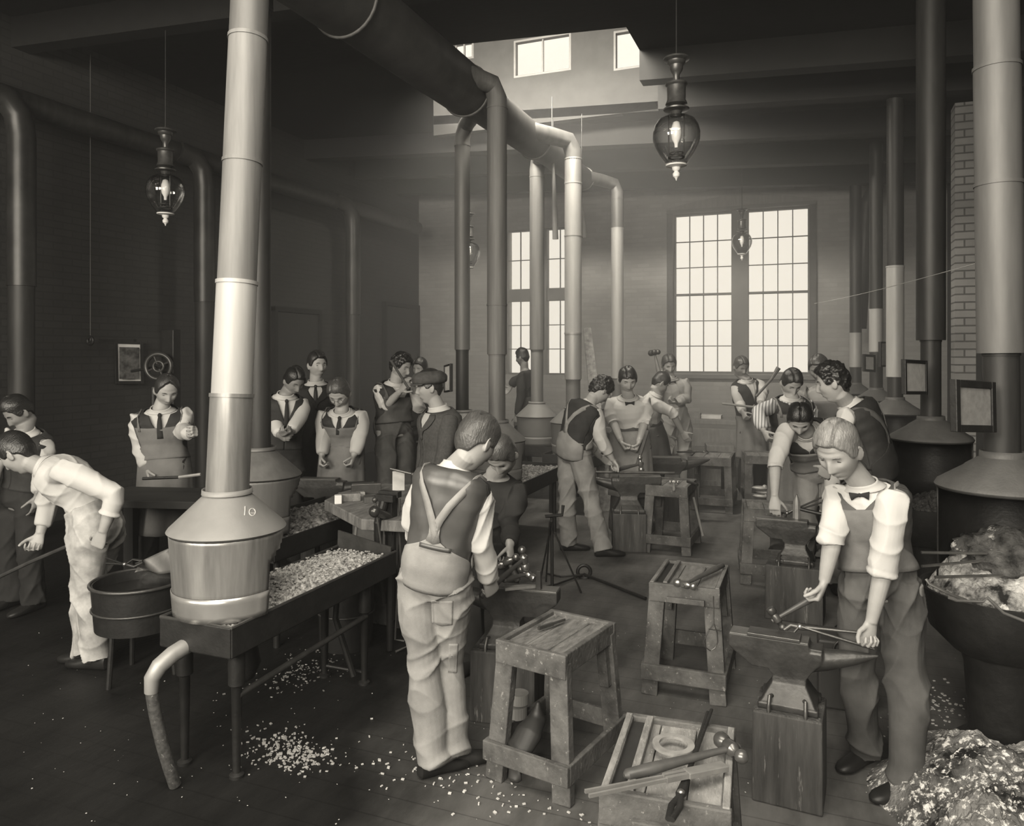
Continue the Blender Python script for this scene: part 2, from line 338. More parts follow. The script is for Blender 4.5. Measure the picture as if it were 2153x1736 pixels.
ms = MB(); ms.box((hx1 + .11, (hy0 + hy1) / 2, (4.8 + ztop) / 2), (.12, hy1 - hy0, ztop - 4.8)); st('wall_monitor_right', ms, m_mon)
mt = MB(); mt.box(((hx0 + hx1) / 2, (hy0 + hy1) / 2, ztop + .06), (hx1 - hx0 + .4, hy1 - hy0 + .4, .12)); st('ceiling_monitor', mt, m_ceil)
# roof beams across the room
k = 0
for y in (-2.6, -.4, 1.8, 3.6, 5.25, 9.9, 11.3, 12.7):
    k += 1
    for (xa, xb) in ([(XL, XR)]):
        pass
    b = MB(); dpt = .30
    vs = [Vector((x, yy, zc(x) + dz)) for dz in (-dpt, 0) for x, yy in ((XL, y - .09), (XR, y - .09), (XR, y + .09), (XL, y + .09))]
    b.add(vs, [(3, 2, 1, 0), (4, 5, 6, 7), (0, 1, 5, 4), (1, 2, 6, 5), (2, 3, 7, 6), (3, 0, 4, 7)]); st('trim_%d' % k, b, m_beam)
for y in (7.55, 8.5):
    k += 1; b = MB(); x0 = hx1
    vs = [Vector((x, yy, zc(x) + dz)) for dz in (-.3, 0) for x, yy in ((x0, y - .09), (XR, y - .09), (XR, y + .09), (x0, y + .09))]
    b.add(vs, [(3, 2, 1, 0), (4, 5, 6, 7), (0, 1, 5, 4), (1, 2, 6, 5), (2, 3, 7, 6), (3, 0, 4, 7)]); st('trim_%d' % k, b, m_beam)
# wall plate at the head of the far wall, pilaster on the right
k += 1; b = MB(); vs = [Vector((x, yy, zc(x) + dz)) for dz in (-.06, 0) for x, yy in ((XL, YB - .1), (XR, YB - .1), (XR, YB), (XL, YB))]
b.add(vs, [(3, 2, 1, 0), (4, 5, 6, 7), (0, 1, 5, 4), (1, 2, 6, 5), (2, 3, 7, 6), (3, 0, 4, 7)]); st('trim_%d' % k, b, m_beam)
pl = MB(); dp = 7.3; pa = CZ(2008, dp, 0); pb = CZ(2049, dp, 0)
pl.box(((pa.x + XR) / 2 , pa.y + .2, 2.1), (XR - pa.x, .4, 4.2)); 
b = MB(); b.box(((pa.x + pb.x) / 2, pa.y + .12, 2.08), (pb.x - pa.x, .24, 4.16)); st('trim_pilaster', b, M['pilaster']())
# windows
def sash(name, x0, x1, z0, z1, y, cols, rows, mull=None, rail=None, fr=.05, bar=.016, label=None):
    root = thing(name, None, None); root['kind'] = 'structure'
    f = MB(); yc = y + .12
    for a, b in ((x0, x0 + fr), (x1 - fr, x1)): f.box(((a + b) / 2, yc, (z0 + z1) / 2), (b - a, .09, z1 - z0))
    for a, b in ((z0, z0 + fr), (z1 - fr, z1)): f.box(((x0 + x1) / 2, yc, (a + b) / 2), (x1 - x0, .088, b - a))
    segs = [(x0 + fr, x1 - fr)]
    if mull: f.box((mull[0], yc, (z0 + z1) / 2), (mull[1], .16, z1 - z0)); segs = [(x0 + fr, mull[0] - mull[1] / 2), (mull[0] + mull[1] / 2, x1 - fr)]
    zs = [(z0 + fr, z1 - fr)]
    if rail: f.box(((x0 + x1) / 2, yc, rail[0]), (x1 - x0, .086, rail[1])); zs = [(z0 + fr, rail[0] - rail[1] / 2), (rail[0] + rail[1] / 2, z1 - fr)]
    f.build('window_frame', m_sash, root, bevel=.006)
    b = MB()
    for a, c in segs:
        for i in range(1, cols): b.box((a + (c - a) * i / cols, yc, (z0 + z1) / 2), (bar, .03, z1 - z0 - fr))
        for (p, q), r in zip(zs, rows):
            for i in range(1, r): b.box(((a + c) / 2, yc, p + (q - p) * i / r), (c - a, .028, bar))
    b.build('glazing_bar', m_sash, root)
    g = MB(); g.box(((x0 + x1) / 2, yc, (z0 + z1) / 2), (x1 - x0 - fr, .004, z1 - z0 - fr)); g.build('glass_pane', m_pane, root)
    return root
wm = (bx(1537) + bx(1573)) / 2
w1 = sash('window_1', *wA, YB, 4, (3, 3), mull=(wm, bx(1573) - bx(1537)), rail=(2.80, .04), fr=.035)
w2 = sash('window_2', *wB, YB, 2, (3, 2), mull=((wB[0] + wB[1]) / 2, .3), rail=(mz(1128, 619) if False else H - onY(1128, YB) * (619 - YH) / FPX, .24), fr=.03)
for i, w in enumerate(mw): sash('window_%d' % (i + 3), *w, hy1 - .08, 3 if i == 0 else 2, (1,), fr=.03, bar=.02)
# arched brick head and wooden casing of the big window
ah = MB(); x0, x1 = wA[0] - .12, wA[1] + .1; n = 20; zt = 4.24
top = [(x0 + (x1 - x0) * i / n, zt + .07 + .16 * math.sin(PI * i / n)) for i in range(n + 1)]
ah.prism([(x0, zt - .01)] + top + [(x1, zt - .01)], YB - .035, YB + .02); st('trim_window_head', ah, mat('arch_plaster', .30, .22, rough=.85, scale=3, stretch=(9, 1, 1)))
cs = MB()
for x in (wA[0] - .05, wA[1] + .05): cs.box((x, YB - .02, 2.8), (.10, .06, 2.95))
cs.box(((wA[0] + wA[1]) / 2, YB - .03, wA[2] - .05), (wA[1] - wA[0] + .34, .12, .07)); cs.box(((wA[0] + wA[1]) / 2, YB - .025, 4.25), (wA[1] - wA[0] + .2, .07, .06)); st('trim_window_casing', cs, m_sash)
for i, (pa_, pb_, zt) in enumerate(((570, 668, 2.38), (803, 878, 2.65))):
    da, db = onX(pa_, XL), onX(pb_, XL); ya, yb = CZ(pa_, da, 0).y, CZ(pb_, db, 0).y; yb = min(yb, YB - .1)
    r = thing('door_%d' % (i + 1), None, None, (XL + .03, (ya + yb) / 2, 0)); r['kind'] = 'structure'
    d = MB(); d.box((0, 0, zt / 2), (.05, yb - ya - .12, zt)); d.build('door_panel', mat('dark_door_paint', .03, .022, rough=.6), r, bevel=.01)
    f = MB()
    for s_ in (-1, 1): f.box((.01, s_ * ((yb - ya) / 2 - .03), zt / 2 + .03), (.08, .06, zt + .06))
    f.box((.01, 0, zt + .04), (.078, yb - ya, .07)); f.build('door_frame', m_beam, r)
# ================================================================ light
sc.render.engine = 'CYCLES'
sc.view_settings.view_transform = 'Standard'; sc.view_settings.look = 'None'; sc.view_settings.exposure = 0; sc.view_settings.gamma = 1
sc.view_settings.use_curve_mapping = False
try:
    sc.cycles.use_denoising = True; sc.cycles.max_bounces = 4; sc.cycles.diffuse_bounces = 3; sc.cycles.volume_bounces = 0; sc.cycles.use_adaptive_sampling = True; sc.cycles.adaptive_threshold = .035; sc.cycles.adaptive_min_samples = 16; sc.cycles.sample_clamp_indirect = 4; sc.cycles.transparent_max_bounces = 10; sc.cycles.caustics_reflective = False; sc.cycles.caustics_refractive = False
except Exception: pass
TINT = (1, .93, .80)
w = bpy.data.worlds.new('sky'); sc.world = w; w.use_nodes = True; bg = w.node_tree.nodes['Background']
bg.inputs[0].default_value = (TINT[0], TINT[1], TINT[2], 1); bg.inputs[1].default_value = 1.15
def area(name, loc, size, power, rot, portal=False, tint=TINT):
    l = bpy.data.lights.new(name, 'AREA'); l.shape = 'RECTANGLE'; l.size, l.size_y = size; l.energy = power; l.color = tint
    o = bpy.data.objects.new(name, l); COL.objects.link(o); o.location = loc; o.rotation_euler = rot
    if portal: l.cycles.is_portal = True
    return o
for wi, (x0, x1, z0, z1) in enumerate((wA, wB)):
    area('window_portal', ((x0 + x1) / 2, YB + T + .05, (z0 + z1) / 2), (x1 - x0, z1 - z0), 1, (-PI / 2, 0, 0), True)
# daylight from the windows in the rear wall (behind the camera) and from the near side of the monitor
LP = (230, 400, 300)
for (x0, x1, z0, z1), p in zip(rearholes, LP):
    area('daylight_rear_window', ((x0 + x1) / 2, YF + .22, (z0 + z1) / 2), (x1 - x0, z1 - z0), p, (PI / 2 - .2, 0, 0))
area('added_overhead_light', (-.6, .7, 4.35), (3.6, 1.5), 190, (.30, 0, .12))  # added overhead lamp to brighten the stand tops; the ceiling has no opening here
for (x0, x1, z0, z1) in nw:
    area('daylight_monitor_window', ((x0 + x1) / 2, hy0 + .03, (z0 + z1) / 2), (x1 - x0, z1 - z0), 250, (PI / 2 - 1.0, 0, 0))
# smoke haze: thin in front, thicker in the far half of the shop
def haze(name, label, y0, y1, dens, ani=.2):
    hz = MB(); hz.box(((XL + XR) / 2, (y0 + y1) / 2, 2.25), (XR - XL - .02, y1 - y0, 4.46)); ho = hz.build(name, None); tag(ho, label, 'smoke', kind='stuff')
    vm = bpy.data.materials.new(name); vm.use_nodes = True; nt = vm.node_tree; nt.nodes.clear(); o_ = nt.nodes.new('ShaderNodeOutputMaterial'); vs_ = nt.nodes.new('ShaderNodeVolumeScatter'); vs_.inputs['Density'].default_value = dens; vs_.inputs['Anisotropy'].default_value = ani
    nt.links.new(vs_.outputs[0], o_.inputs['Volume']); ho.data.materials.clear(); ho.data.materials.append(vm)
haze('smoke_haze', 'thin grey haze in the near half of the shop', -3.9, 6.0, .003)
haze('smoke_haze', 'thicker grey smoke haze in the far half of the shop by the windows', 6.01, 13.45, .055, .4)
# ================================================================ hanging lamps
def lamp(px, d, zc_, label, s=1.0, copy_of=None):
    p = W(px, YH, d); loc = Vector((p.x, p.y, zc_))
    if copy_of: c = copy_tree(copy_of); c.location = loc; c['label'] = label; return c
    r = thing('arc_lamp', label, 'lamp', loc, 0, 'glass arc lamps hanging from the roof')
    u = .00069
    b = MB(); b.lathe([(0.001, 810 * u - .0), (12 * u, 808 * u), (20 * u, 780 * u), (118 * u, 768 * u), (120 * u, 752 * u), (85 * u, 738 * u), (80 * u, 715 * u), (62 * u, 700 * u), (58 * u, 660 * u), (46 * u, 640 * u), (30 * u, 610 * u), (28 * u, 560 * u), (100 * u, 535 * u), (102 * u, 520 * u), (86 * u, 505 * u), (84 * u, 380 * u), (98 * u, 350 * u), (100 * u, 340 * u), (60 * u, 325 * u), (118 * u, 300 * u), (116 * u, 288 * u), (55 * u, 275 * u), (42 * u, 250 * u), (60 * u, 235 * u), (.001, 232 * u)], n=28, cap=False)
    b.build('lamp_body', mat('lamp_bronze', .12, .06, rough=.35, metal=.5, scale=20), r, smooth=True)
    g = MB(); g.lathe([(55 * u, 238 * u), (110 * u, 225 * u), (165 * u, 195 * u), (200 * u, 140 * u), (215 * u, 75 * u), (212 * u, 10 * u), (190 * u, -60 * u), (150 * u, -130 * u), (110 * u, -185 * u), (88 * u, -220 * u)], n=40, cap=False)
    g.build('glass_globe', m_globe, r, smooth=True, solid=.003)
    c = MB(); c.lathe([(.001, 190 * u), (30 * u, 175 * u), (46 * u, 120 * u), (50 * u, 70 * u), (42 * u, 20 * u), (20 * u, -20 * u), (16 * u, -60 * u), (.001, -62 * u)], n=20, cap=False); c.build('inner_tube', m_opal, r, smooth=True)
    f = MB()
    for s_ in (-1, 1): f.tube([(s_ * 70 * u, 0, 235 * u), (s_ * 70 * u, 0, -160 * u)], 6 * u, 8)
    f.torus((0, 0, -150 * u), 72 * u, 7 * u); f.torus((0, 0, -110 * u), 60 * u, 5 * u); f.tube([(-60 * u, 0, -150 * u), (0, 0, -95 * u), (60 * u, 0, -150 * u)], 5 * u, 8); f.build('carbon_holder', m_iron2, r, smooth=True)
    e = MB(); e.lathe([(.001, -212 * u), (98 * u, -216 * u), (94 * u, -228 * u), (40 * u, -240 * u), (36 * u, -262 * u), (18 * u, -278 * u), (34 * u, -300 * u), (30 * u, -325 * u), (12 * u, -340 * u), (4 * u, -362 * u), (.001, -364 * u)], n=24, cap=False); e.build('white_finial', m_white, r, smooth=True)
    w_ = MB(); w_.tube([(0, 0, 800 * u), (0, 0, max(1.0, 4.45 - zc_))], .004, 8); w_.build('hanging_wire', m_iron, r)
    return r
LA = lamp(1422, 4.85, H + (YH - 297) * 4.85 / FPX, 'large glass arc lamp hanging in front of the dark roof beams')
LB = lamp(348, 6.2, H + (YH - 410) * 6.2 / FPX, 'glass arc lamp hanging over the dark left side near the framed print', copy_of=LA)
LC = lamp(1560, 11.6, H + (YH - 513) * 11.6 / FPX, 'small distant arc lamp hanging in front of the tall bright window', copy_of=LA)
LD = lamp(985, 9.6, H + (YH - 537) * 9.6 / FPX, 'arc lamp half hidden behind the thin grey stove pipe', copy_of=LA)
for o_, hh in ((LA, 4.62), (LB, 4.9), (LC, 4.6), (LD, 4.6)): pass
# ================================================================ forges
def coalbed(name, m, parent, fn, x0, x1, y0, y1, nx=60, ny=60, inside=None):
    mb = MB(); vs = []; idx = {}
    for i in range(nx + 1):
        for j in range(ny + 1):
            x = x0 + (x1 - x0) * i / nx; y = y0 + (y1 - y0) * j / ny
            z = fn(x, y); edge = min(x - x0, x1 - x, y - y0, y1 - y)
            n = noise.turbulence(Vector((x * 17, y * 17, 3)), 3, True) * .03 + noise.cell(Vector((x * 45, y * 45, 7))) * .012
            vs.append(Vector((x, y, z + n * min(1, edge / .03))))
    fs = [(i * (ny + 1) + j, (i + 1) * (ny + 1) + j, (i + 1) * (ny + 1) + j + 1, i * (ny + 1) + j + 1) for i in range(nx) for j in range(ny)]
    if inside: fs = [f for f in fs if all(inside(vs[i].x, vs[i].y) for i in f)]
    mb.add(vs, fs); return mb.build(name, m, parent, fixn=False, kind='stuff')
def hoodshape(r, z_bot, z_sh, z_col, R, Rb, rc, cut, m_cone, m_body, m_band_, cut0=None, chamf=.14):
    """sheet hood: cone on a shell that is open over the azimuth range cut=(a0,a1) in degrees"""
    c = MB(); c.lathe([(rc + .012, z_col + .012), (rc + .014, z_col - .008), (rc + .006, z_col - .012), (R * .99, z_sh + .012), (R + .006, z_sh), (R - .004, z_sh - .012)], n=48, cap=False); c.build('hood_cone', m_cone, r, smooth=True, solid=.004)
    a0, a1 = cut; n = 72
    def shell(za, zb, Ra, Rb_, name, m, rows=6):
        mb = MB(); V = []; F = []
        for i in range(rows + 1):
            z = za + (zb - za) * i / rows; R_ = Ra + (Rb_ - Ra) * i / rows
            for j in range(n): V.append(Vector((math.cos(2 * PI * j / n) * R_, math.sin(2 * PI * j / n) * R_, z)))
        for i in range(rows):
            zz = za + (zb - za) * (i + .5) / rows
            sh = max(0, 1 - (z_sh - zz) / chamf) * (a1 - a0) * .28      # the opening's upper corners are cut on the slant
            for j in range(n):
                a = (360 * (j + .5) / n)
                if not ((a0 + sh) < a < (a1 - sh) or (a0 + sh) < a + 360 < (a1 - sh)): F.append((i * n + j, i * n + (j + 1) % n, (i + 1) * n + (j + 1) % n, (i + 1) * n + j))
        mb.add(V, F); return mb.build(name, m, r, smooth=True, solid=.005)
    zb = z_bot + (z_sh - z_bot) * .27
    shell(z_sh - .006, zb, R - .004, Rb + .006, 'hood_shell', m_body, 12)
    shell(zb + .008, z_bot, Rb + .012, Rb + .004, 'hood_band', m_band_, 4)
def pipe_parts(r, pts, segs, n=28):
    """segs: list of (z0, z1, radius, material); pts gives the axis as (x, y) at z"""
    for z0, z1, rad, m in segs:
        p = MB(); a, b = pts(z0), pts(z1); p.tube([a, b], rad, n); k = (b - a).normalized()
        o = p.build('pipe_section', m, r, smooth=True)
        q = MB(); q.tube([b - k * .012, b + k * .004], rad + .004, n); q.build('pipe_joint', m, o, smooth=True)
DUCTX, DUCTZ = -2.92, 4.12
# --- the near forge with the number on its hood
c0 = CZ(478, 3.3, 0); FX, FY = c0.x, c0.y
FR = thing('forge', 'near sheet-iron forge with a pale cone hood chalked 10 and a bed of pale cinders', 'forge', (FX, FY, 0), 0, 'blacksmith forges in the middle rows')
HZ = .655
def fbox(name, m, parts, **k):
    b = MB()
    for c, s_ in parts: b.box(c, s_)
    return b.build(name, m, k.pop('parent', FR), **k)
hx_a, hx_b, hy_a, hy_b = -.17, .20, -.20, 1.08
pan = MB(); pan.box(((hx_a + hx_b) / 2, (hy_a + hy_b) / 2, HZ - .11), (hx_b - hx_a, hy_b - hy_a, .03))
for x in (hx_a, hx_b): pan.box((x, (hy_a + hy_b) / 2, HZ - .06), (.012, hy_b - hy_a, .12))
for y in (hy_a, hy_b): pan.box(((hx_a + hx_b) / 2, y, HZ - .06), (hx_b - hx_a, .012, .12))
pan.build('hearth_pan', m_iron, FR, bevel=.003)
rim = MB()
rim.tube([(hx_a, hy_a, HZ), (hx_b, hy_a, HZ), (hx_b, hy_b, HZ), (hx_a, hy_b, HZ), (hx_a, hy_a, HZ)], .008, 8); rim.build('pan_rim', m_iron2, FR, smooth=True)
coalbed('cinder_bed', m_coals, FR, lambda x, y: HZ - .025 + .035 * math.sin((x + .25) * 6) * math.sin((y + .2) * 2.4), hx_a + .015, hx_b - .015, hy_a + .02, hy_b - .06, 90, 150)
bp = MB(); bp.bar((hx_a, hy_b - .01, HZ + .015), (hx_b - .02, hy_b - .01, HZ + .0), .012, .15, side=(0, 1, 0), t2=.05); bp.build('back_plate', m_iron2, FR)
for x, y in ((hx_b - .06, hy_a + .1), (hx_b - .06, hy_b - .22), (hx_a + .03, hy_a + .1), (hx_a + .06, hy_b - .22)):
    l = MB(); l.lathe([(.034, HZ - .1), (.034, HZ - .27), (.026, HZ - .275), (.022, HZ - .28), (.016, .02), (.03, .012), (.03, 0)], (x, y, 0), 18); l.build('leg', m_iron, FR, smooth=True)
br = MB(); br.tube([(hx_b - .05, hy_a + .1, .34), (hx_b - .05, hy_b - .22, .36)], .014, 10); br.build('brace_bar', m_iron2, FR, smooth=True)
br = MB(); br.tube([(hx_b - .06, hy_b - .22, .06), (hx_a + .06, hy_b - .22, .06)], .010, 8); br.tube([(hx_a + .2, hy_b - .3, HZ - .12), (hx_b - .2, hy_b - .28, .35), (hx_b - .1, hy_b - .26, .05)], .016, 8); br.build('cross_bar', m_iron, FR, smooth=True)
hr = MB(); h_org = (0, 0)
CUT = (2, 165)
hoodshape(FR, HZ + .0, 1.0, 1.158, .238, .212, .09, (-4, 172), m_hood, m_hoodb, m_band)
ch = MB()   # chalk figures "10" laid on the slope of the cone
def conept(px, py):
    # where the sight line of a pixel meets the cone
    best = None; o = Vector((0, 0, H)); dr = (W(px, py, 1) - o)
    for i in range(3000):
        t = 2.9 + i * .0003; p = o + dr * t; q = Vector((p.x - FX, p.y - FY)); rr = q.length; zz = 1.0 + (.238 - rr) / (.238 - .096) * (1.146 - 1.0)
        if rr < .25 and p.z <= zz + .004: return Vector((q.x, q.y, p.z)) + Vector((q.x, q.y, .2)).normalized() * .002
    return None
P1 = [conept(x, y) for x, y in ((515, 1065), (515, 1073), (514, 1084))]; P0 = [conept(530 + 6.5 * math.cos(a), 1077 + 7.5 * math.sin(a)) for a in [2 * PI * i / 14 for i in range(15)]]
if all(P1) and all(P0):
    ch.tube(P1, .0022, 6); ch.tube(P0, .0022, 6); ch.tube([conept(526, 1079), conept(535, 1079)], .0018, 6) if conept(526, 1079) else None
    ch.build('chalk_number', m_chip, FR)
top = CZ(525, 3.42, H + YH * 3.42 / FPX); base = Vector((0, 0, 1.15)); topl = top - Vector((FX, FY, 0)); ax = lambda z: base + (topl - base) * ((z - 1.15) / (topl.z - 1.15))
def zy(py): return 1.15 + (1030 - py) / 1030 * (topl.z - 1.15)
pipe_parts(FR, ax, [(1.15, zy(830), .090, m_hoodb), (zy(829), zy(598), .086, m_zincb), (zy(600), zy(345), .083, m_pipe), (zy(345), zy(82), .083, m_pipe), (zy(82), 3.62, .082, m_zincm)])
el = MB(); e0 = ax(3.6); dst = Vector((DUCTX - FX, 3.9 - FY, DUCTZ)); el.tube([e0, ax(3.75), Vector((e0.x, e0.y + .15, 3.93)), dst + Vector((.15, -.35, -.05)), dst], .082, 24); el.build('elbow_pipe', m_zincd, FR, smooth=True)
tu = MB(); pts = [W(px, py, d) - Vector((FX, FY, 0)) for px, py, d in ((475, 1322, 3.3), (430, 1338, 3.22), (395, 1355, 3.15), (362, 1376, 3.08), (335, 1400, 3.04), (320, 1425, 3.03), (318, 1455, 3.03))]
tu.tube(pts, [.042, .036, .034, .034, .034, .031, .026], 18, rnd=False); tu.build('air_pipe', m_zinc, FR, smooth=True)
tu = MB(); pts = [W(px, py, d) - Vector((FX, FY, 0)) for px, py, d in ((318, 1450, 3.03), (326, 1500, 3.03), (340, 1560, 3.04), (355, 1610, 3.05))] + [CZ(368, 3.08, .01) - Vector((FX, FY, 0))]
tu.tube(pts, .024, 14); tu.build('air_hose', mat('speckled_hose', .10, .03, rough=.6, scale=60, detail=8, wear=(.3, 40, .6)), FR, smooth=True)
va = MB(); va.lathe([(.022, .0), (.022, .02), (.012, .025), (.012, .09), (.03, .1), (.03, .115)], W(392, 1352, 3.15) - Vector((FX, FY, 0)), 14); va.build('air_valve', m_iron2, FR, smooth=True)
tb = MB(); tb.lathe([(.03, HZ - .12), (.06, HZ - .2), (.075, HZ - .28), (.05, HZ - .34), (.02, HZ - .36)], (0, .1, 0), 20); tb.build('fire_pot', m_iron, FR, smooth=True)
# --- other forges of the middle rows
def forge(px, d, label, mirror=1, pipe_r=.085, zmid=None, mp=m_zincm, m_h=m_hoodm, bright=None, upper=True, dx=0.0, joint=None, name='forge', duct=True, rot=0):
    p = CZ(px, d, 0)
    r = thing(name, label, 'forge', (p.x, p.y, 0), 0, 'blacksmith forges in the middle rows')
    a, b = (-.28, .29) if mirror > 0 else (-.29, .28)
    pn = MB(); pn.box(((a + b) / 2, .43, .545), (b - a, 1.3, .03))
    for x in (a, b): pn.box((x, .43, .60), (.012, 1.3, .12))
    for y in (-.22, 1.08): pn.box(((a + b) / 2, y, .60), (b - a, .012, .12))
    pn.build('hearth_pan', m_iron, r)
    coalbed('coal_bed', m_coal, r, lambda x, y: .62 + .07 * math.exp(-((x - (a + b) / 2) ** 2 + (y - .45) ** 2) / .05), a + .01, b - .01, -.2, 1.06, 40, 60)
    for x in (a + .06, b - .06):
        for y in (-.12, .9):
            l = MB(); l.tube([(x, y, .54), (x, y, 0)], .02, 10); l.build('leg', m_iron, r, smooth=True)
    hoodshape(r, .66, 1.0, 1.165, .25, .225, .09, (-4, 172), m_h, m_h, m_h)
    if bright is None: bright = []
    segs = []; zt = DUCTZ - .2
    zs = [1.15] + [z for z in (joint or [])] + [zt]
    for i in range(len(zs) - 1): segs.append((zs[i], zs[i + 1], (pipe_r * .84 if i == 0 else pipe_r) , bright[i] if i < len(bright) and bright[i] else mp))
    pipe_parts(r, lambda z: Vector((0, 0, z)), segs, 24)
    if duct:
        e = MB(); tx = DUCTX - p.x; e.tube([(0, 0, zt - .02), (0, 0, zt + .08), (tx * .12, -.03, zt + .2), (tx * .45, -.22, DUCTZ + .02), (tx, -.75, DUCTZ)], [pipe_r] * 5, 22); e.build('elbow_pipe', mp, r, smooth=True)
    return r
def zpix(py, d): return H - d * (py - YH) / FPX
forge(545, 4.75, 'dark forge just behind the forge chalked 10, its hood open towards it', mirror=1, mp=m_zincd, m_h=m_zincm)
forge(1045, 6.7, 'forge under the broad pale pipe rising beside the second window', pipe_r=.088, joint=[zpix(745, 6.7), zpix(640, 6.7)], mp=m_pipe)
forge(972, 7.9, 'forge under the thin streaky pipe left of the broad pale pipe', mirror=-1, pipe_r=.08, joint=[zpix(735, 7.9)], bright=[m_zincd])
forge(1129, 9.3, 'forge with heaped coals in front of the mullion of the second window', mirror=-1, pipe_r=.09, joint=[zpix(735, 9.3)], mp=m_pipe)
forge(1205, 8.45, 'forge under the tall bright zinc pipe right of the second window', pipe_r=.095, joint=[zpix(797, 8.45), zpix(700, 8.45), zpix(495, 8.45), zpix(385, 8.45)], bright=[m_hoodm, m_zinc, m_zincb, m_zincb, m_zinc])
forge(1298, 10.6, 'farthest forge of the row, its pipe ending in a white lower length', pipe_r=.085, joint=[zpix(795, 10.6), zpix(480, 10.6)], bright=[m_hoodm, m_zincb])
# main smoke duct over the rows
D = thing('smoke_duct', 'thick main smoke duct slanting away under the roof over the forge pipes', 'duct', (DUCTX, 2.0, DUCTZ))
for i, (y0, y1, r0, r1) in enumerate(((-.6, 2.2, .26, .26), (2.2, 4.3, .25, .25), (4.3, 6.2, .235, .225), (6.2, 8.0, .19, .18), (8.0, 9.9, .155, .15))):
    s_ = MB(); s_.tube([(0, y0 - 2, 0), (0, y1 - 2, 0)], [r0, r1], 30); o_ = s_.build('duct_section', mat('duct_sheet', .085, .05, rough=.5, metal=.2, scale=5), D, smooth=True)
    q = MB(); q.torus((0, y1 - 2.0, 0), r1 + .003, .012, Matrix.Rotation(PI / 2, 3, 'X')); q.build('duct_joint', m_zincm, o_, smooth=True)
for y in (1.5, 4.9, 8.6):
    q = MB(); q.tube([(0, y - 2, .18), (0, y - 2, .7)], .008, 8); q.build('hanger_rod', m_iron, D)
# short connecting pipes seen at the duct's end, hanging damper straps
for i, (px, y0, y1, d, lab) in enumerate(((1168, 330, 503, 8.9, 'dark tapering damper strap hanging beside the tall bright zinc pipe, left of it'), (1228, 428, 500, 8.7, 'pale damper strap hanging right of the tall bright zinc pipe'))):
    a, b = W(px - 5, y0, d), W(px, y1, d); r = thing('damper_strap', lab, 'strap', b, 0, 'damper straps')
    s_ = MB(); s_.tube([a, a * .35 + b * .65 , b], [(.012, .006), (.03, .01), (.035, .012)], 12, side=RT, rnd=False); s_.build('strap_blade', m_zincm, r, org=b, smooth=True)
    s_ = MB(); s_.tube([a, Vector((a.x, a.y, 4.5))], .004, 6); s_.build('strap_wire', m_iron, r, org=b)
# pale rough board leaning near the tall bright pipe
a, b = W(1234, 690, 8.9), W(1258, 810, 8.6); r = thing('leaning_board', 'pale rough board leaning beside the tall bright zinc pipe', 'board', (b.x, b.y, 0))
s_ = MB(); g0 = Vector((b.x + .12, b.y - .05, 0)); s_.bar(g0, a, .16, .03, side=RT, w2=.09); s_.build('board', mat('limewashed_board', .42, .14, rough=.9, scale=20, detail=8, contrast=.5), r, org=(b.x, b.y, 0))
# ================================================================ forges along the right-hand wall
def rforge(px, d, label, pipe, copy=None, yr=1021, hw=.265, zc_=None):
    p = CZ(px, d, 0); r = thing('round_forge', label, 'forge', (p.x, p.y, 0), 0, 'round forges along the right wall')
    zr = 1.16; zc_ = zc_ or 1.29
    c = MB(); c.lathe([(.085, zc_ + .03), (.088, zc_), (.14, zc_ - .035), (.15, zc_ - .045), (hw - .01, zr + .018), (hw, zr), (hw - .006, zr - .012)], n=44, cap=False); c.build('hood_cone', m_hoodr, r, smooth=True, solid=.006)
    # skirt behind the fire, open on the side that faces the room
    sk = MB(); n = 40; V = []; F = []
    aR = math.degrees(math.atan2(-p.y, -p.x)) % 360
    for i in range(5):
        z = zr - .005 - i * .11
        for j in range(n): V.append(Vector((math.cos(2 * PI * j / n) * (hw - .012), math.sin(2 * PI * j / n) * (hw - .012), z)))
    for i in range(4):
        for j in range(n):
            a = 360 * (j + .5) / n; da = abs((a - aR + 180) % 360 - 180)
            if da > 80: F.append((i * n + j, i * n + (j + 1) % n, (i + 1) * n + (j + 1) % n, (i + 1) * n + j))
    sk.add(V, F); sk.build('hood_skirt', m_iron, r, smooth=True, solid=.006)
    b = MB(); b.lathe([(.001, .42), (.2, .43), (.29, .52), (.325, .66), (.33, .70), (.315, .70), (.3, .62), (.001, .60)], n=44, cap=False); b.build('hearth_bowl', m_iron, r, smooth=True)
    s_ = MB(); s_.lathe([(.17, .44), (.15, .36), (.13, .06), (.2, .0)], n=28); s_.build('pedestal', m_iron, r, smooth=True)
    mcoal = m_coals if yr > 1000 else m_coal
    coalbed('coal_bed', mcoal if yr > 1000 else m_coald, r, lambda x, y: .665 + .10 * math.exp(-((x - .02) ** 2 + (y - .02) ** 2) / .03), -.31, .31, -.31, .31, 60, 60, lambda x, y: x * x + y * y < .30 ** 2)
    pipe_parts(r, pipe[0], pipe[1], 26)
    return r
def vax(lean=0.0): return lambda z: Vector((lean * (z - 1.28), lean * (z - 1.28) * .2, z))
R1 = rforge(2107, 3.4, 'nearest round forge by the right wall, heaped with pale cinders and tools', (vax(-.012), [(1.28, zpix(742, 3.4), .072, m_zincd), (zpix(742, 3.4), zpix(385, 3.4), .094, m_zincm), (zpix(385, 3.4), zpix(140, 3.4), .093, m_zincm), (zpix(140, 3.4), 4.4, .09, m_zincm)]), yr=1021)
R2 = rforge(1957, 5.35, 'second round forge from the near one along the right wall, behind the fair boy', (vax(), [(1.28, zpix(715, 5.35), .066, m_zincd), (zpix(715, 5.35), 4.5, .094, m_zincd)]), yr=900)
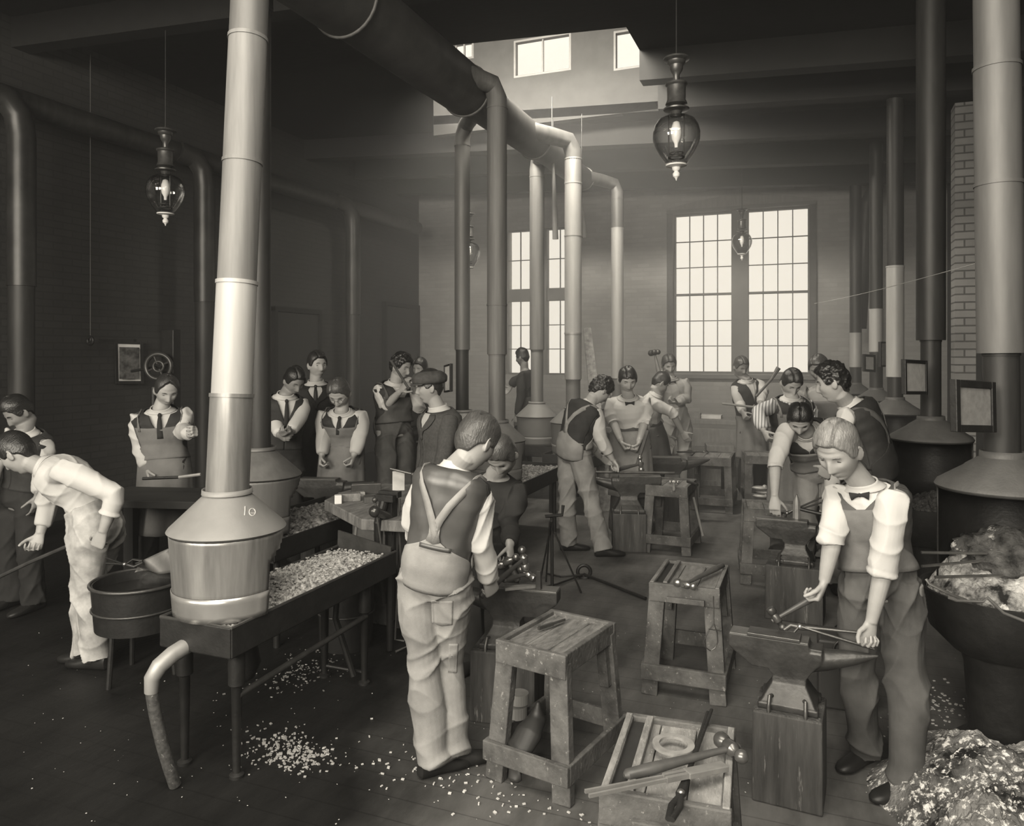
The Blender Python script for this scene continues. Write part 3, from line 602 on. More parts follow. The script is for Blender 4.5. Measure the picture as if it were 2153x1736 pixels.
R3 = rforge(1882, 7.7, 'round forge along the right wall under the tall white pipe length', (vax(), [(1.28, zpix(792, 7.7), .075, m_zincd), (zpix(792, 7.7), zpix(560, 7.7), .083, m_zincb), (zpix(560, 7.7), 4.5, .08, m_zincd)]), yr=800)
R4 = rforge(1842, 9.9, 'round forge along the right wall under the middle white pipe length', (vax(), [(1.28, zpix(740, 9.9), .08, m_zincd), (zpix(740, 9.9), zpix(650, 9.9), .084, m_zincb), (zpix(650, 9.9), 4.5, .08, m_zincd)]), yr=800)
R5 = rforge(1799, 11.7, 'farthest round forge along the right wall, with the shortest white pipe length', (vax(), [(1.28, zpix(772, 11.7), .085, m_zincd), (zpix(772, 11.7), zpix(700, 11.7), .088, m_zincb), (zpix(700, 11.7), 4.5, .085, m_zincd)]), yr=800)
# big clinker brick and cinder mound of the near hearth
q = G(2075, 1150, .80); r = thing('clinker_mound', 'mound of clinker and pale ash heaped on the nearest right forge', 'clinker', (q.x, q.y, .66)); r['kind'] = 'stuff'
ctr = R1.location; mb = MB(); V = []; F = []; n, m = 90, 40
for i in range(m + 1):
    t = i / m
    for j in range(n):
        a = 2 * PI * j / n; R_ = .30 * t; x, y = R_ * math.cos(a), R_ * math.sin(a)
        z = .71 + .12 * math.exp(-((x - .02) ** 2 + (y + .02) ** 2) / .03) + .07 * math.exp(-((x + .14) ** 2 + (y - .08) ** 2) / .008) + noise.turbulence(Vector((x * 14, y * 14, 1)), 4, True) * .05 - .06 * max(0, t - .8) / .2
        V.append(Vector((x, y, z)))
for i in range(m):
    for j in range(n): F.append((i * n + j, i * n + (j + 1) % n, (i + 1) * n + (j + 1) % n, (i + 1) * n + j))
mb.add(V, F); r.location = (ctr.x, ctr.y, 0); mb.build('ash_crust', mat('clinker_crust', .62, .012, rough=.95, scale=9, contrast=.28, detail=10, bump=1, bscale=70), r, fixn=False)
# framed instruction cards on the right-hand pipes
def card(name, label, q, th, m_p, cat='sign', group='framed cards hung by the forge pipes'):
    """q: four corners tl, tr, br, bl"""
    c = sum(q, Vector()) / 4; r = thing(name, label, cat, c, 0, group); x = (q[1] - q[0]).normalized(); z = (q[0] - q[3]).normalized(); w_ = ((q[1] - q[0]).length + (q[2] - q[3]).length) / 2; h_ = ((q[0] - q[3]).length + (q[1] - q[2]).length) / 2
    n = x.cross(z).normalized(); R_ = Matrix((x, n, z)).transposed()
    f = MB()
    for s_ in (-1, 1):
        f.box(R_ @ Vector((s_ * (w_ / 2 - th / 2), 0, 0)), (th, .03, h_), R_); f.box(R_ @ Vector((0, 0, s_ * (h_ / 2 - th / 2))), (w_ - 2 * th, .029, th), R_)
    f.build('frame', m_iron, r, bevel=.003); b = MB(); b.box(R_ @ Vector((0, 0.0, 0)), (w_ - th, .012, h_ - th), R_); b.build('paper_card', m_p, r); 
    return r
card('framed_card', 'largest dark framed card, tilted in front of the nearest right forge pipe', [W(2004, 797, 3.1), W(2088, 803, 3.25), W(2086, 918, 3.25), W(2006, 898, 3.1)], .03, m_paperd)
card('framed_card', 'framed card with pale paper beside the pipe of the second right forge', [W(1899, 755, 4.9), W(1946, 758, 5.1), W(1946, 833, 5.1), W(1900, 825, 4.9)], .022, m_paper)
card('framed_card', 'small framed card below the middle white pipe length', [W(1815, 744, 9.3), W(1839, 746, 9.4), W(1839, 783, 9.4), W(1815, 780, 9.3)], .03, m_paper)
card('framed_card', 'small narrow dark card left of the tall white pipe length', [W(1849, 718, 8.4), W(1867, 718, 8.5), W(1867, 772, 8.5), W(1849, 770, 8.4)], .02, m_paperd)
card('framed_card', 'card seen nearly edge-on left of the thin streaky pipe', [W(936, 768, 7.0), W(949, 764, 6.8), W(949, 826, 6.8), W(936, 822, 7.0)], .016, m_paper)
card('framed_print', 'framed print of a machine part on the left brick wall', [W(240, 716, 8.65), W(301, 718, 8.9), W(301, 808, 8.9), W(242, 806, 8.65)], .035, m_white, 'picture', 'prints on the left wall')
fp = bpy.data.objects['framed_print']; pp = [W(251, 729, 8.62), W(292, 730, 8.8), W(292, 797, 8.8), W(253, 796, 8.62)]; c = fp.location
x = (pp[1] - pp[0]).normalized(); z = UP; n_ = x.cross(z); R_ = Matrix((x, n_, z)).transposed(); b = MB(); b.box(sum(pp, Vector()) / 4 - c + FW * .0, ((pp[1] - pp[0]).length, .016, (pp[0] - pp[3]).length), R_); b.build('drawing', m_fig, fp)
# string with cobweb across the right-hand pipes
a, b = W(1712, 638, 9.0), W(2136, 530, 3.33); r = thing('string', 'thin pale string with a cobweb stretched across the right-hand pipes', 'string', a); pts = [a.lerp(b, i / 12) - UP * .02 * math.sin(PI * i / 12) for i in range(13)]
s_ = MB(); s_.tube(pts, .0022, 5); s_.build('string_line', m_shirt, r, org=a)
# left wall pipes and their collecting duct
WD = thing('collecting_duct', 'dark collecting duct high along the left brick wall', 'duct', (-6.95, 8, 4.12)); s_ = MB(); s_.tube([(0, -4.2, 0), (0, 4.6, 0)], .12, 24); s_.build('duct_section', m_zincd, WD, smooth=True)
for px, lab, bend in ((45, 'dark stove pipe with a shiny elbow at the left edge', 1), (430, 'dark stove pipe standing just left of the bright near pipe', 1), (742, 'dim stove pipe on the far left wall between the two doors', 1)):
    d = onX(px, -6.8); p = CZ(px, d, 0); r = thing('stove_pipe', lab, 'pipe', (p.x, p.y, 0), 0, 'stove pipes along the left wall'); rr = .12
    s_ = MB(); s_.tube([(0, 0, 0.0), (0, 0, 2.4)], rr * .9, 22); s_.build('lower_length', m_zincd, r, smooth=True)
    s_ = MB(); s_.tube([(0, 0, 2.38), (0, 0, 3.75), (0, -.03, 3.95), (-.04, -.12, 4.08), (-.1, -.3, 4.12)], rr, 22); s_.build('upper_elbow', mat('sooty_shiny_pipe', .06, .03, rough=.38, metal=.4, scale=4), r, smooth=True)
r = thing('stove_pipe', 'slanting dark pipe against the far wall beyond the short white pipe lengths', 'pipe', W(1812, 700, 12.2), 0, 'stove pipes of the right wall'); s_ = MB(); s_.tube([W(1806, 690, 11.9), W(1822, 430, 11.7), W(1845, 385, 11.6)], .11, 16); s_.build('pipe_length', m_zincd, r, org=r.location, smooth=True)
# pulley wire on the left wall, bell wheel
a = W(190, 716, 8.0); r = thing('pull_cord', 'thin cord with a small pulley hanging on the left wall by the print', 'cord', a); s_ = MB(); s_.tube([a, Vector((a.x, a.y, 4.9))], .004, 6); s_.build('cord', m_zincm, r, org=a); s_ = MB(); s_.torus((0, 0, 0), .04, .015, Matrix.Rotation(PI / 2, 3, 'X')); s_.box((.25, .12, .0), (.5, .03, .03)); s_.build('pulley', m_iron, r, smooth=True)
# post drill with a flywheel
a = W(340, 770, 7.6); r = thing('post_drill', 'dark post drill with a round flywheel against the left wall', 'drill', (a.x, a.y, 0))
s_ = MB(); s_.box((0, .12, 1.0), (.16, .1, 2.0)); s_.box((0, .05, .04), (.5, .4, .08)); s_.build('drill_post', m_iron, r, bevel=.008)
s_ = MB(); Rw = Matrix.Rotation(PI / 2, 3, 'X'); Rw = Matrix.Rotation(TH, 3, 'Z') @ Rw; wz = a.z
s_.torus((0, -.04, wz), .125, .022, Rw, 36, 10); s_.torus((0, -.04, wz), .05, .014, Rw)
for i in range(4):
    an = i * PI / 2 + .4; v = Rw @ Vector((math.cos(an), math.sin(an), 0)); s_.tube([Vector((0, -.04, wz)) + v * .03, Vector((0, -.04, wz)) + v * .12], .011, 8)
s_.build('flywheel', mat('oiled_iron', .09, .05, rough=.35, metal=.4), r, smooth=True)
s_ = MB(); s_.tube([(0, -.1, wz - .2), (0, -.1, wz - .62)], .03, 12); s_.tube([(0, -.1, wz - .62), (0, -.1, wz - .74)], .012, 8); s_.tube([(0, .12, wz - .3), (0, -.1, wz - .3)], .03, 10); s_.tube([(-.35, -.05, wz - .05), (0, .0, wz)], .014, 8); s_.build('drill_head', m_iron, r, smooth=True)
# ================================================================ tool stands
def stand(c, dirv, w_, l_, label, h=.56, mt=m_wood, kind='tray', splay=.035):
    rz = math.atan2(dirv.y, dirv.x); r = thing('tool_stand', label, 'tool stand', (c.x, c.y, 0), rz, 'wooden tool stands beside the anvils')
    mtop = mt; mt = mat('stand_frame_wood', .15, .04, rough=.8, scale=6, stretch=(1.5, 1.5, 1.2), bump=.4, bscale=40, detail=9, wear=(.26, 34, .6))
    t = MB(); n = 3
    for i in range(n):
        x0 = -w_ / 2 + w_ * i / n; t.box((x0 + w_ / n / 2, 0, h - .018), (w_ / n - .003, l_, .026))
    t.build('top_board', mtop, r, bevel=.003)
    f = MB()
    f.box((0, -l_ / 2 + .011, h - .035), (w_ + .012, .024, .095)); f.build('front_rail', mt, r, bevel=.004); f = MB(); f.box((0, l_ / 2 - .011, h - .035), (w_ + .012, .024, .095)); f.build('back_rail', mt, r, bevel=.004)
    for s_ in (-1, 1):
        q = MB(); q.box((s_ * (w_ / 2 - .01), 0, h - .03), (.024, l_ - .03, .085)); q.build('side_rail', mt, r, bevel=.004)
    if kind in ('tray', 'slot'):
        q = MB(); q.box((-w_ / 2 + .075, 0, h + .006), (.022, l_ - .04, .028)); q.box((-w_ / 2 + .035, 0, h - .02), (.05, l_ - .07, .01)); q.build('tray_strip', mtop, r, bevel=.003)
        q = MB(); q.box((-w_ / 2 + .037, 0, h + .0005 - .004), (.05, l_ - .06, .004)); q.build('tray_slot', m_dark, r)
        for s_ in (-1, 1):
            q = MB(); q.box((s_ * (w_ / 2 - .008), 0, h + .004), (.02, l_ - .02, .024)); q.build('edge_rim', mtop, r, bevel=.003)
    bw, bl = w_ / 2 + splay, l_ / 2 + splay
    for sx in (-1, 1):
        for sy in (-1, 1):
            q = MB(); a = Vector((sx * (w_ / 2 - .035), sy * (l_ / 2 - .03), h - .03)); b = Vector((sx * (bw - .035), sy * (bl - .03), 0)); q.bar(a, b, .082, .042, side=(1, 0, 0)); 
            q.bar(a + Vector((-sx * .0, -sy * .03, 0)), a.lerp(b, .42) + Vector((0, -sy * .03, 0)), .045, .05, side=(1, 0, 0)); q.build('leg', mt, r, bevel=.004)
    for sy in (-1, 1):
        q = MB(); q.box((0, sy * (bl - .002), .125), (2 * bw + .01, .024, .08)); q.build('base_rail', mt, r, bevel=.004)
    for sx in (-1, 1):
        q = MB(); q.box((sx * (bw - .004), 0, .125), (.022, 2 * bl - .02, .078)); q.build('base_rail', mt, r, bevel=.004)
    if kind == 'tray' or kind == 'slot':
        q = MB(); q.box((.01, -l_ / 2 - .012, h - .06), (w_ * .55, .022, .028)); q.build('pull_strip', mt, r, bevel=.003)
    return r
def ccen(*pp, z=.56): 
    v = sum([G(x, y, z) for x, y in pp], Vector()) / len(pp); return v
def edge(a, b, z=.56): return (G(*b, z) - G(*a, z))
SA = stand(ccen((1027, 1348), (1169, 1384), (1297, 1319), (1189, 1283)), edge((1027, 1348), (1169, 1384)), .32, .455, 'worn dark wooden tool stand right of the boy in pale overalls, a scrap on top', mt=mat('stand_wood_a', .26, .06, rough=.75, scale=6, stretch=(5, 1.2, 1.2), bump=.4, bscale=40, detail=9, wear=(.3, 34, .6)), kind='plain')
SB = stand(ccen((1402, 1179), (1536, 1192), (1512, 1246), (1359, 1229)), edge((1359, 1229), (1512, 1246)), .345, .48, 'aisle tool stand with a hammer on top and calipers hanging on its leg', mt=mat('stand_wood_b', .27, .10, rough=.75, scale=5, stretch=(5, 1.2, 1.2), bump=.3, bscale=40, wear=(.28, 30, .62)), kind='slot')
SC = stand(ccen((1333, 1509), (1568, 1543), (1254, 1656), (1500, 1712)), edge((1333, 1509), (1568, 1543)), .335, .47, 'foremost wooden tool stand, cut by the lower picture edge and covered with tools', mt=mat('stand_wood_c', .34, .12, rough=.75, scale=5, stretch=(5, 1.2, 1.2), bump=.35, bscale=40, detail=9, wear=(.42, 26, .6)), kind='slot')
SD = stand(ccen((1350, 1030), (1480, 1012), (1378, 1005), (1441, 1036)), RT * .33 - FW * .14, .36, .50, 'wooden tool stand in front of the middle anvil with a rod leaning on its side', mt=m_wood, kind='plain', h=.58)
SE = stand(CZ(1497, 8.7, 0), RT * .8 - FW * .3, .46, .6, 'wooden tool stand farther back with long tongs lying on top', mt=m_wood, kind='plain', h=.60, splay=.02)
SF = stand(CZ(1615, 8.9, 0), RT * .95 - FW * .2, .55, .5, 'low wooden tool stand below the striped-shirt boy', mt=m_wood, kind='plain', h=.58, splay=.01)
SG = stand(CZ(1628, 5.95, 0), RT * .95 - FW * .25, .46, .42, 'tool stand hidden behind the anvil of the bending boy', mt=m_wood, kind='plain', h=.56, splay=.03)
# ================================================================ anvils
def anvil_mesh():
    mb = MB()
    def ring(cx, hx, hy, z): return [Vector((cx + sx * hx, sy * hy, z)) for sx, sy in ((-1, -1), (1, -1), (1, 1), (-1, 1))]
    def blk(rs): mb.loft([ring(*r) for r in rs])
    blk([(0, .112, .10, 0), (0, .112, .10, .025), (0, .092, .072, .06), (0, .07, .05, .10), (0, .068, .045, .125), (0, .09, .045, .16), (-.01, .13, .048, .195), (-.02, .15, .05, .22), (-.02, .15, .05, .245)])
    # body under the face: heel tapering back, throat running to the horn
    V = []
    blk([(-.06, .09, .045, .15), (-.085, .155, .048, .215), (-.085, .165, .05, .225), (-.085, .165, .05, .28)])
    mb.box((.105, 0, .235), (.055, .092, .055))
    mb.tube([(.08, 0, .20), (.14, 0, .212), (.20, 0, .226), (.26, 0, .24), (.31, 0, .252), (.345, 0, .262)], [(.046, .05), (.044, .045), (.037, .037), (.026, .027), (.013, .014), (.004, .004)], 20, side=(0, 1, 0))
    # arch cut under the foot is suggested by the four feet
    for sx in (-1, 1):
        for sy in (-1, 1): mb.box((sx * .095, sy * .078, .014), (.05, .05, .028))
    return mb
me_av = None
def anvil(c, dirv, ztop, label, blk, blabel, s=1.0, hooks=True, mface=None, group='anvils on wooden blocks'):
    rz = math.atan2(dirv.y, dirv.x); hb = ztop - .28 * s
    b = thing('anvil_block', blabel, 'block', (c.x, c.y, 0), rz, 'wooden anvil blocks')
    q = MB(); q.box((0, 0, hb / 2), (blk[0], blk[1], hb), taper=.985); o = q.build('wooden_block', m_block, b, bevel=.008)
    if hooks:
        for sx, sy in ((-1, -1), (1, -1), (-1, 1), (1, 1)):
            q = MB(); x = sx * blk[0] * .26; y = sy * .052
            q.tube([(x, sy * (blk[1] / 2 - .01), hb - .05), (x, sy * (blk[1] / 2 - .012), hb + .02), (x * .98, sy * .095, hb + .055), (x * .9, sy * .075, hb + .05), (x * .8, sy * .06, hb + .035)], .0075, 10); q.build('iron_staple', m_iron2, b, smooth=True)
    global me_av
    a = thing('anvil', label, 'anvil', (c.x, c.y, hb), rz, group); a.scale = (s, s, s)
    if me_av is None:
        def mods(o):
            r_ = o.modifiers.new('r', 'REMESH'); r_.mode = 'VOXEL'; r_.voxel_size = .0045; s_ = o.modifiers.new('s', 'SMOOTH'); s_.iterations = 2; s_.factor = .4
        me_av = apply_mesh(anvil_mesh().mesh('anvil_body'), mods); me_av.materials.clear(); me_av.materials.append(mat('anvil_iron', .075, .035, rough=.42, metal=.45, scale=9, bump=.2, bscale=45)); me_av.polygons.foreach_set('use_smooth', [True] * len(me_av.polygons))
    o = bpy.data.objects.new('anvil_body', me_av); COL.objects.link(o); o.parent = a
    q = MB(); q.box((-.085, 0, .281), (.322, .094, .004)); q.build('steel_face', mat('anvil_face_steel', .20, .12, rough=.4, metal=.5, scale=14), a, bevel=.0015)
    return a
# near anvil of the fair boy
heel, tip = G(1537, 1322, .617), G(1799, 1362, .617); dv = tip - heel; ca = heel + dv * .49
anvil(Vector((ca.x, ca.y, 0)), dv, .617, 'near anvil with a shining horn, worked on by the fair boy', (.26, .25), 'square wooden block under the near anvil', s=.93)
l2, r2 = G(1591, 1086, .64), G(1752, 1100, .64); dv2 = (r2 - l2); c2 = l2 + dv2.normalized() * .25
anvil(Vector((c2.x, c2.y, 0)), dv2, .64, 'anvil under the hand of the bending dark-haired boy', (.36, .30), 'wooden block under the bending boy\'s anvil', s=1.0)
h3 = G(1171, 1240, .62); dv3 = -(RT * .97 - FW * .25); c3 = h3 + dv3.normalized() * .24
anvil(Vector((c3.x, c3.y, 0)), dv3, .62, 'anvil between the two boys leaning over hammers', (.32, .26), 'wooden block half hidden behind the worn tool stand', s=1.0)
l4 = G(1262, 999, .66); dv4 = RT; c4 = G(1322, 999, .66)
anvil(Vector((c4.x, c4.y, 0)), -RT + FW * .1, .66, 'anvil shared by the two boys working in the middle of the shop', (.30, .28), 'upright log block under the middle anvil', s=1.15)
c5 = CZ(1412, 7.95, 0); anvil(c5, RT - FW * .1, .68, 'far anvil below the outstretched arm of the white-shirted boy', (.34, .3), 'block under the far anvil', s=1.15, hooks=False)
c6 = CZ(688, 6.2, 0); anvil(c6, RT - FW * .1, .74, 'dark anvil in front of the aproned boy with glasses', (.34, .3), 'block under the anvil of the boy with glasses', s=1.15, hooks=False)
# ================================================================ hand tools
def hammer(head, hdir, hend, label, s=1.0, mh=m_handle, ball=True, cat='hammer', group='smiths\' hammers', mhead=None):
    head = Vector(head); hend = Vector(hend); hd = Vector(hdir).normalized(); r = tool('hammer', label, cat, head, group)
    L_ = hend - head; u = L_.normalized(); hd = (hd - u * hd.dot(u)).normalized()
    q = MB(); pr = [(-.052, .001), (-.052, .017), (-.046, .020), (-.030, .0195), (-.022, .013), (-.012, .018), (.012, .018), (.020, .011), (.028, .010)]
    q.tube([head + hd * (a * s) for a, _ in pr], [b * s for _, b in pr], 16)
    if ball: q.ell(head + hd * (.043 * s), (.017 * s,) * 3)
    else: q.tube([head + hd * (.02 * s), head + hd * (.05 * s)], [(.016 * s, .016 * s), (.018 * s, .003 * s)], 12, side=u)
    q.build('hammer_head', mhead or m_steel, r, org=head, smooth=True)
    q = MB(); q.tube([head - u * .022 * s, head + L_ * .12, head + L_ * .45, head + L_ * .75, head + L_ * .97, hend], [(.010 * s, .007 * s), (.009 * s, .007 * s), (.012 * s, .010 * s), (.016 * s, .013 * s), (.015 * s, .012 * s), (.006 * s, .005 * s)], 14, side=hd); q.build('handle', mh, r, org=head, smooth=True)
    return r
def tongs(a, piv, e1, e2, label, jaw=.02, rad=.0055, m=None, group='smiths\' tongs'):
    a, piv, e1, e2 = map(Vector, (a, piv, e1, e2)); r = tool('tongs', label, 'tongs', piv, group); m = m or m_iron2
    dr = (a - piv).normalized(); sd = (e1 - e2); sd = (sd - dr * sd.dot(dr)).normalized() if sd.length > 1e-4 else dr.orthogonal()
    L_ = (a - piv).length
    for s_, e in ((1, e1), (-1, e2)):
        q = MB(); q.tube([a + sd * s_ * .004, piv + dr * L_ * .5 + sd * s_ * jaw, piv - sd * s_ * .004, piv + (e - piv) * .3 , e], [(.009, .007), (.009, .006), (.011, .007), (rad * 1.15, rad * 1.15), (rad, rad)], 10); q.build('tong_arm', m, r, org=piv, smooth=True)
    q = MB(); q.ell(piv, (.012, .012, .012)); q.build('rivet', m_steel, r, org=piv, smooth=True)
    return r
def rod(name, label, pts, rad, m=None, cat='rod', group=None, n=8, part='rod_body'):
    pts = [Vector(p) for p in pts]; r = tool(name, label, cat, pts[0], group); q = MB(); q.tube(pts, rad, n); q.build(part, m or m_iron2, r, org=pts[0], smooth=True); return r
tz = .575
# on the near anvil
hh = W(1633, 1300, 3.12)
hammer(hh, -UP, W(1731, 1244, 3.08), 'ball-peen hammer held by the fair boy, resting on the near anvil', s=.95, mhead=m_iron2)
bl = G(1628, 1333, .625); r = tool('flat_tool_block', 'flat steel block lying on the face of the near anvil', 'block', bl); q = MB(); Rz = Matrix.Rotation(math.atan2(dv.y, dv.x), 3, 'Z'); q.box((0, 0, 0), (.20, .085, .012), Rz); q.build('steel_plate', m_iron2, r, bevel=.002)
tongs(W(1650, 1326, 3.10), W(1682, 1317, 3.08), W(1836, 1333, 2.98), W(1838, 1364, 2.97), 'tongs held in the fair boy\'s left hand over the near anvil', jaw=.014)
# on the foremost stand
Z = .585
hammer(G(1537, 1572, Z + .02), G(1553, 1590, Z) - G(1527, 1560, Z), G(1312, 1630, Z), 'large ball-peen hammer lying across the foremost stand', s=1.18, mhead=mat('cast_hammer_head', .17, .09, rough=.3, metal=.6))
tongs(G(1409, 1722, Z - .002), G(1432, 1668, Z - .002), G(1496, 1492, Z), G(1488, 1497, Z), 'long dark tongs lying lengthways on the foremost stand', m=m_iron, jaw=.011)
q = G(1416, 1568, Z - .004); r = tool('iron_ring', 'flat iron ring lying on the foremost stand', 'ring', q); s_ = MB(); s_.lathe([(.042, 0), (.062, 0), (.062, .008), (.042, .008), (.042, 0)], n=36, cap=False); s_.build('ring_body', mat('pale_scaled_iron', .30, .2, rough=.6, scale=30), r, smooth=False)
pa_, pb_ = G(1234, 1668, Z + .03), G(1506, 1614, Z + .012); r = tool('flat_tongs', 'pale flat-jawed tongs jutting over the corner of the foremost stand', 'tongs', pb_, 'smiths\' tongs'); u = (pa_ - pb_).normalized(); sd = u.cross(UP).normalized()
mfb = mat('bright_bar_iron', .34, .24, rough=.4, metal=.4, scale=20)
for s_ in (-1, 1):
    q = MB(); q.bar(pb_ + sd * s_ * .008, pb_ + u * .17 + sd * s_ * .008, .011, .014, side=sd); q.bar(pb_ + u * .16 + sd * s_ * .008, pa_ + sd * s_ * .011, .007, .009, side=sd); q.build('tong_arm', mfb, r, org=pb_)
q = MB(); q.bar(pb_ - u * .03, pb_ + u * .10, .034, .016, side=sd); q.build('jaw_plate', mfb, r, org=pb_, bevel=.002)
# middle stand B
hammer(G(1440, 1228, .585), G(1460, 1232, .58) - G(1424, 1226, .58), G(1521, 1187, .60), 'dark-handled hammer lying on the stand in the middle aisle', s=1.1)
cp = W(1500, 1300, 3.78); r = tool('calipers', 'wire calipers hanging on the leg of the middle aisle stand', 'calipers', cp); s_ = MB()
s_.tube([W(x, y, 3.72) for x, y in ((1500, 1253), (1501, 1310), (1488, 1330), (1480, 1347), (1484, 1361), (1494, 1368))], .003, 6); s_.tube([W(x, y, 3.72) for x, y in ((1501, 1310), (1508, 1330), (1509, 1350), (1503, 1362), (1496, 1366))], .003, 6); s_.tube([W(1490, 1322, 3.71), W(1517, 1326, 3.71)], .0025, 6); s_.build('caliper_legs', m_iron2, r, org=cp, smooth=True)
# scrap on A
a = G(1132, 1321, .575); b = G(1188, 1302, .575); r = tool('iron_scrap', 'short notched iron scrap on the worn tool stand', 'scrap', a); s_ = MB(); s_.bar(a, a.lerp(b, .55), .014, .012); s_.bar(a.lerp(b, .5), b, .010, .008); s_.build('scrap_bar', m_iron2, r, org=a, bevel=.001)
hammer(G(1417, 1013, .60), RT, G(1417, 1031, .60) , 'small hammer lying on the stand before the middle anvil', s=.8, mh=m_handlel)
r = rod('rod', 'pale rod leaning on the side of the stand before the middle anvil', [W(1458, 1045, 6.85), CZ(1478, 6.75, .14)], .012, m_handlel)
tongs(G(1490, 950, .62), G(1480, 950, .62), G(1423, 949, .63), G(1424, 951, .62), 'tongs lying on the farther tool stand')
r = rod('calking_tool', 'dark punch lying on the far end of the stand before the middle anvil', [G(1446, 1012, .60), G(1466, 1019, .60)], .014, m_iron, cat='punch')
# hammers gathered on the anvil of the two leaning boys
hammer(W(1101, 1175, 3.72), UP, W(1010, 1254, 3.46), 'ball-peen hammer gripped by the boy in pale overalls', s=1.15)
hammer(W(1068, 1180, 3.80), UP * .9 + RT * .1, W(1090, 1222, 3.78), 'upright hammer in the sweater boy\'s hand', s=1.1)
hammer(W(1108, 1206, 3.74), UP * .2 + FW, W(1058, 1220, 3.60), 'short-handled hammer lying on the shared hammer anvil', s=1.0)
c = CZ(1133, 3.66, .62); r = tool('hardy_tool', 'small upright hardy block on the heel of the hammer anvil', 'anvil tool', c); s_ = MB(); s_.box((0, 0, .045), (.026, .026, .09), taper=.85); s_.build('hardy_block', m_iron2, r, bevel=.002)
a = G(1060, 1236, .63); b = G(1128, 1232, .63); r = tool('flat_bar', 'pale wedge of flat iron on the hammer anvil', 'bar', a); s_ = MB(); s_.bar(a, b, .012, .06, side=UP, t2=.02); s_.build('bar_body', mfb, r, org=a, bevel=.001)
# tools of the bending boy's anvil
c = CZ(1675, 5.15, .66); r = tool('sledge_hammer', 'pale-faced sledge hammer standing on the bending boy\'s anvil', 'hammer', c, 'smiths\' hammers'); s_ = MB(); s_.loft([[Vector((math.cos(t) * a_, math.sin(t) * b_, z)) for t in [2 * PI * i / 8 + .39 for i in range(8)]] for a_, b_, z in ((.024, .024, -.03), (.027, .027, -.02), (.027, .027, .05), (.022, .024, .10), (.004, .02, .145))]); s_.build('hammer_head', mfb, r, bevel=.002)
s_ = MB(); s_.tube([c + UP * .05 , W(1738, 1083, 5.05)], [.012, .014], 12); s_.build('handle', m_iron, r, org=c, smooth=True)
tongs(W(1640, 1088, 5.25), W(1655, 1078, 5.2), W(1740, 1040, 5.2), W(1742, 1052, 5.2), 'tongs slanting over the bending boy\'s anvil')
# middle anvil: bar and hammer
rod('iron_bar', 'long iron bar held flat on the middle anvil', [W(1248, 992, 6.78), W(1418, 994, 6.75)], .012, m_iron2)
hammer(W(1347, 975, 6.85), UP, W(1300, 986, 6.75), 'hammer lying on the middle anvil', s=1.3, mh=m_handle)
r = rod('sledge_shaft', 'sledge handle standing against the bow-tied man\'s apron', [W(1362, 905, 7.0), W(1340, 975, 6.9)], .016, m_handle, cat='handle')
# rods propped by the forge, crank bar and long tongs on the floor
def flo(px, d): return CZ(px, d, .012)
rod('bent_rod', 'long bent rod leaning left of the pale overalls, its foot turned left', [W(834, 1040, 4.5), W(846, 1220, 4.5), CZ(859, 4.5, .03), CZ(832, 4.45, .012)], .0075, m_zincm)
rod('bent_rod', 'thin straight rod leaning beside the bent rod at the vise bench', [W(841, 1048, 4.6), W(838, 1200, 4.6), CZ(831, 4.62, .02), CZ(850, 4.62, .012)], .006, m_zincm)
rod('crank_bar', 'square crank bar standing by the rods between the middle forges', [CZ(1161, 5.6, .01), W(1160, 1088, 5.6), W(1146, 1085, 5.6), W(1182, 1082, 5.6), W(1184, 1062, 5.6)], .013, m_iron, cat='bar')
for i, (pts, lab) in enumerate(((((1160, 1095), (1137, 1208)), 'thin rod leaning nearest the crank bar on its left'), (((1156, 1095), (1148, 1215)), 'thin rod leaning upright beside the crank bar'), (((1166, 1118), (1222, 1238)), 'thin rod slanting from the crank bar over the ringed tongs'))):
    (a, b), (c_, d_) = pts; rod('thin_rod', lab, [W(a, b, 5.5), CZ(c_, FPX * H / (d_ - YH) * .98, .01)], .007, m_zincd, group='rods leaning in the aisle')
a, b = G(1228, 1207, .03), G(1358, 1258, .02); r = tool('ring_tongs', 'long-handled ring iron lying across the middle aisle floor', 'tongs', a); s_ = MB(); s_.tube([a, b], .012, 10); s_.build('iron_handle', m_iron, r, org=a, smooth=True); s_ = MB(); s_.torus((0, 0, .02), .05, .014, Matrix.Rotation(PI / 2, 3, 'X') @ Matrix.Rotation(.4, 3, 'Y')); s_.build('iron_eye', m_iron, r, smooth=True)
s_ = MB(); s_.tube([a, G(1170, 1228, .02), G(1150, 1232, .02)], .008, 8); s_.tube([a, G(1180, 1212, .02), G(1152, 1206, .02)], .008, 8); s_.build('iron_prong', m_iron, r, org=a, smooth=True)
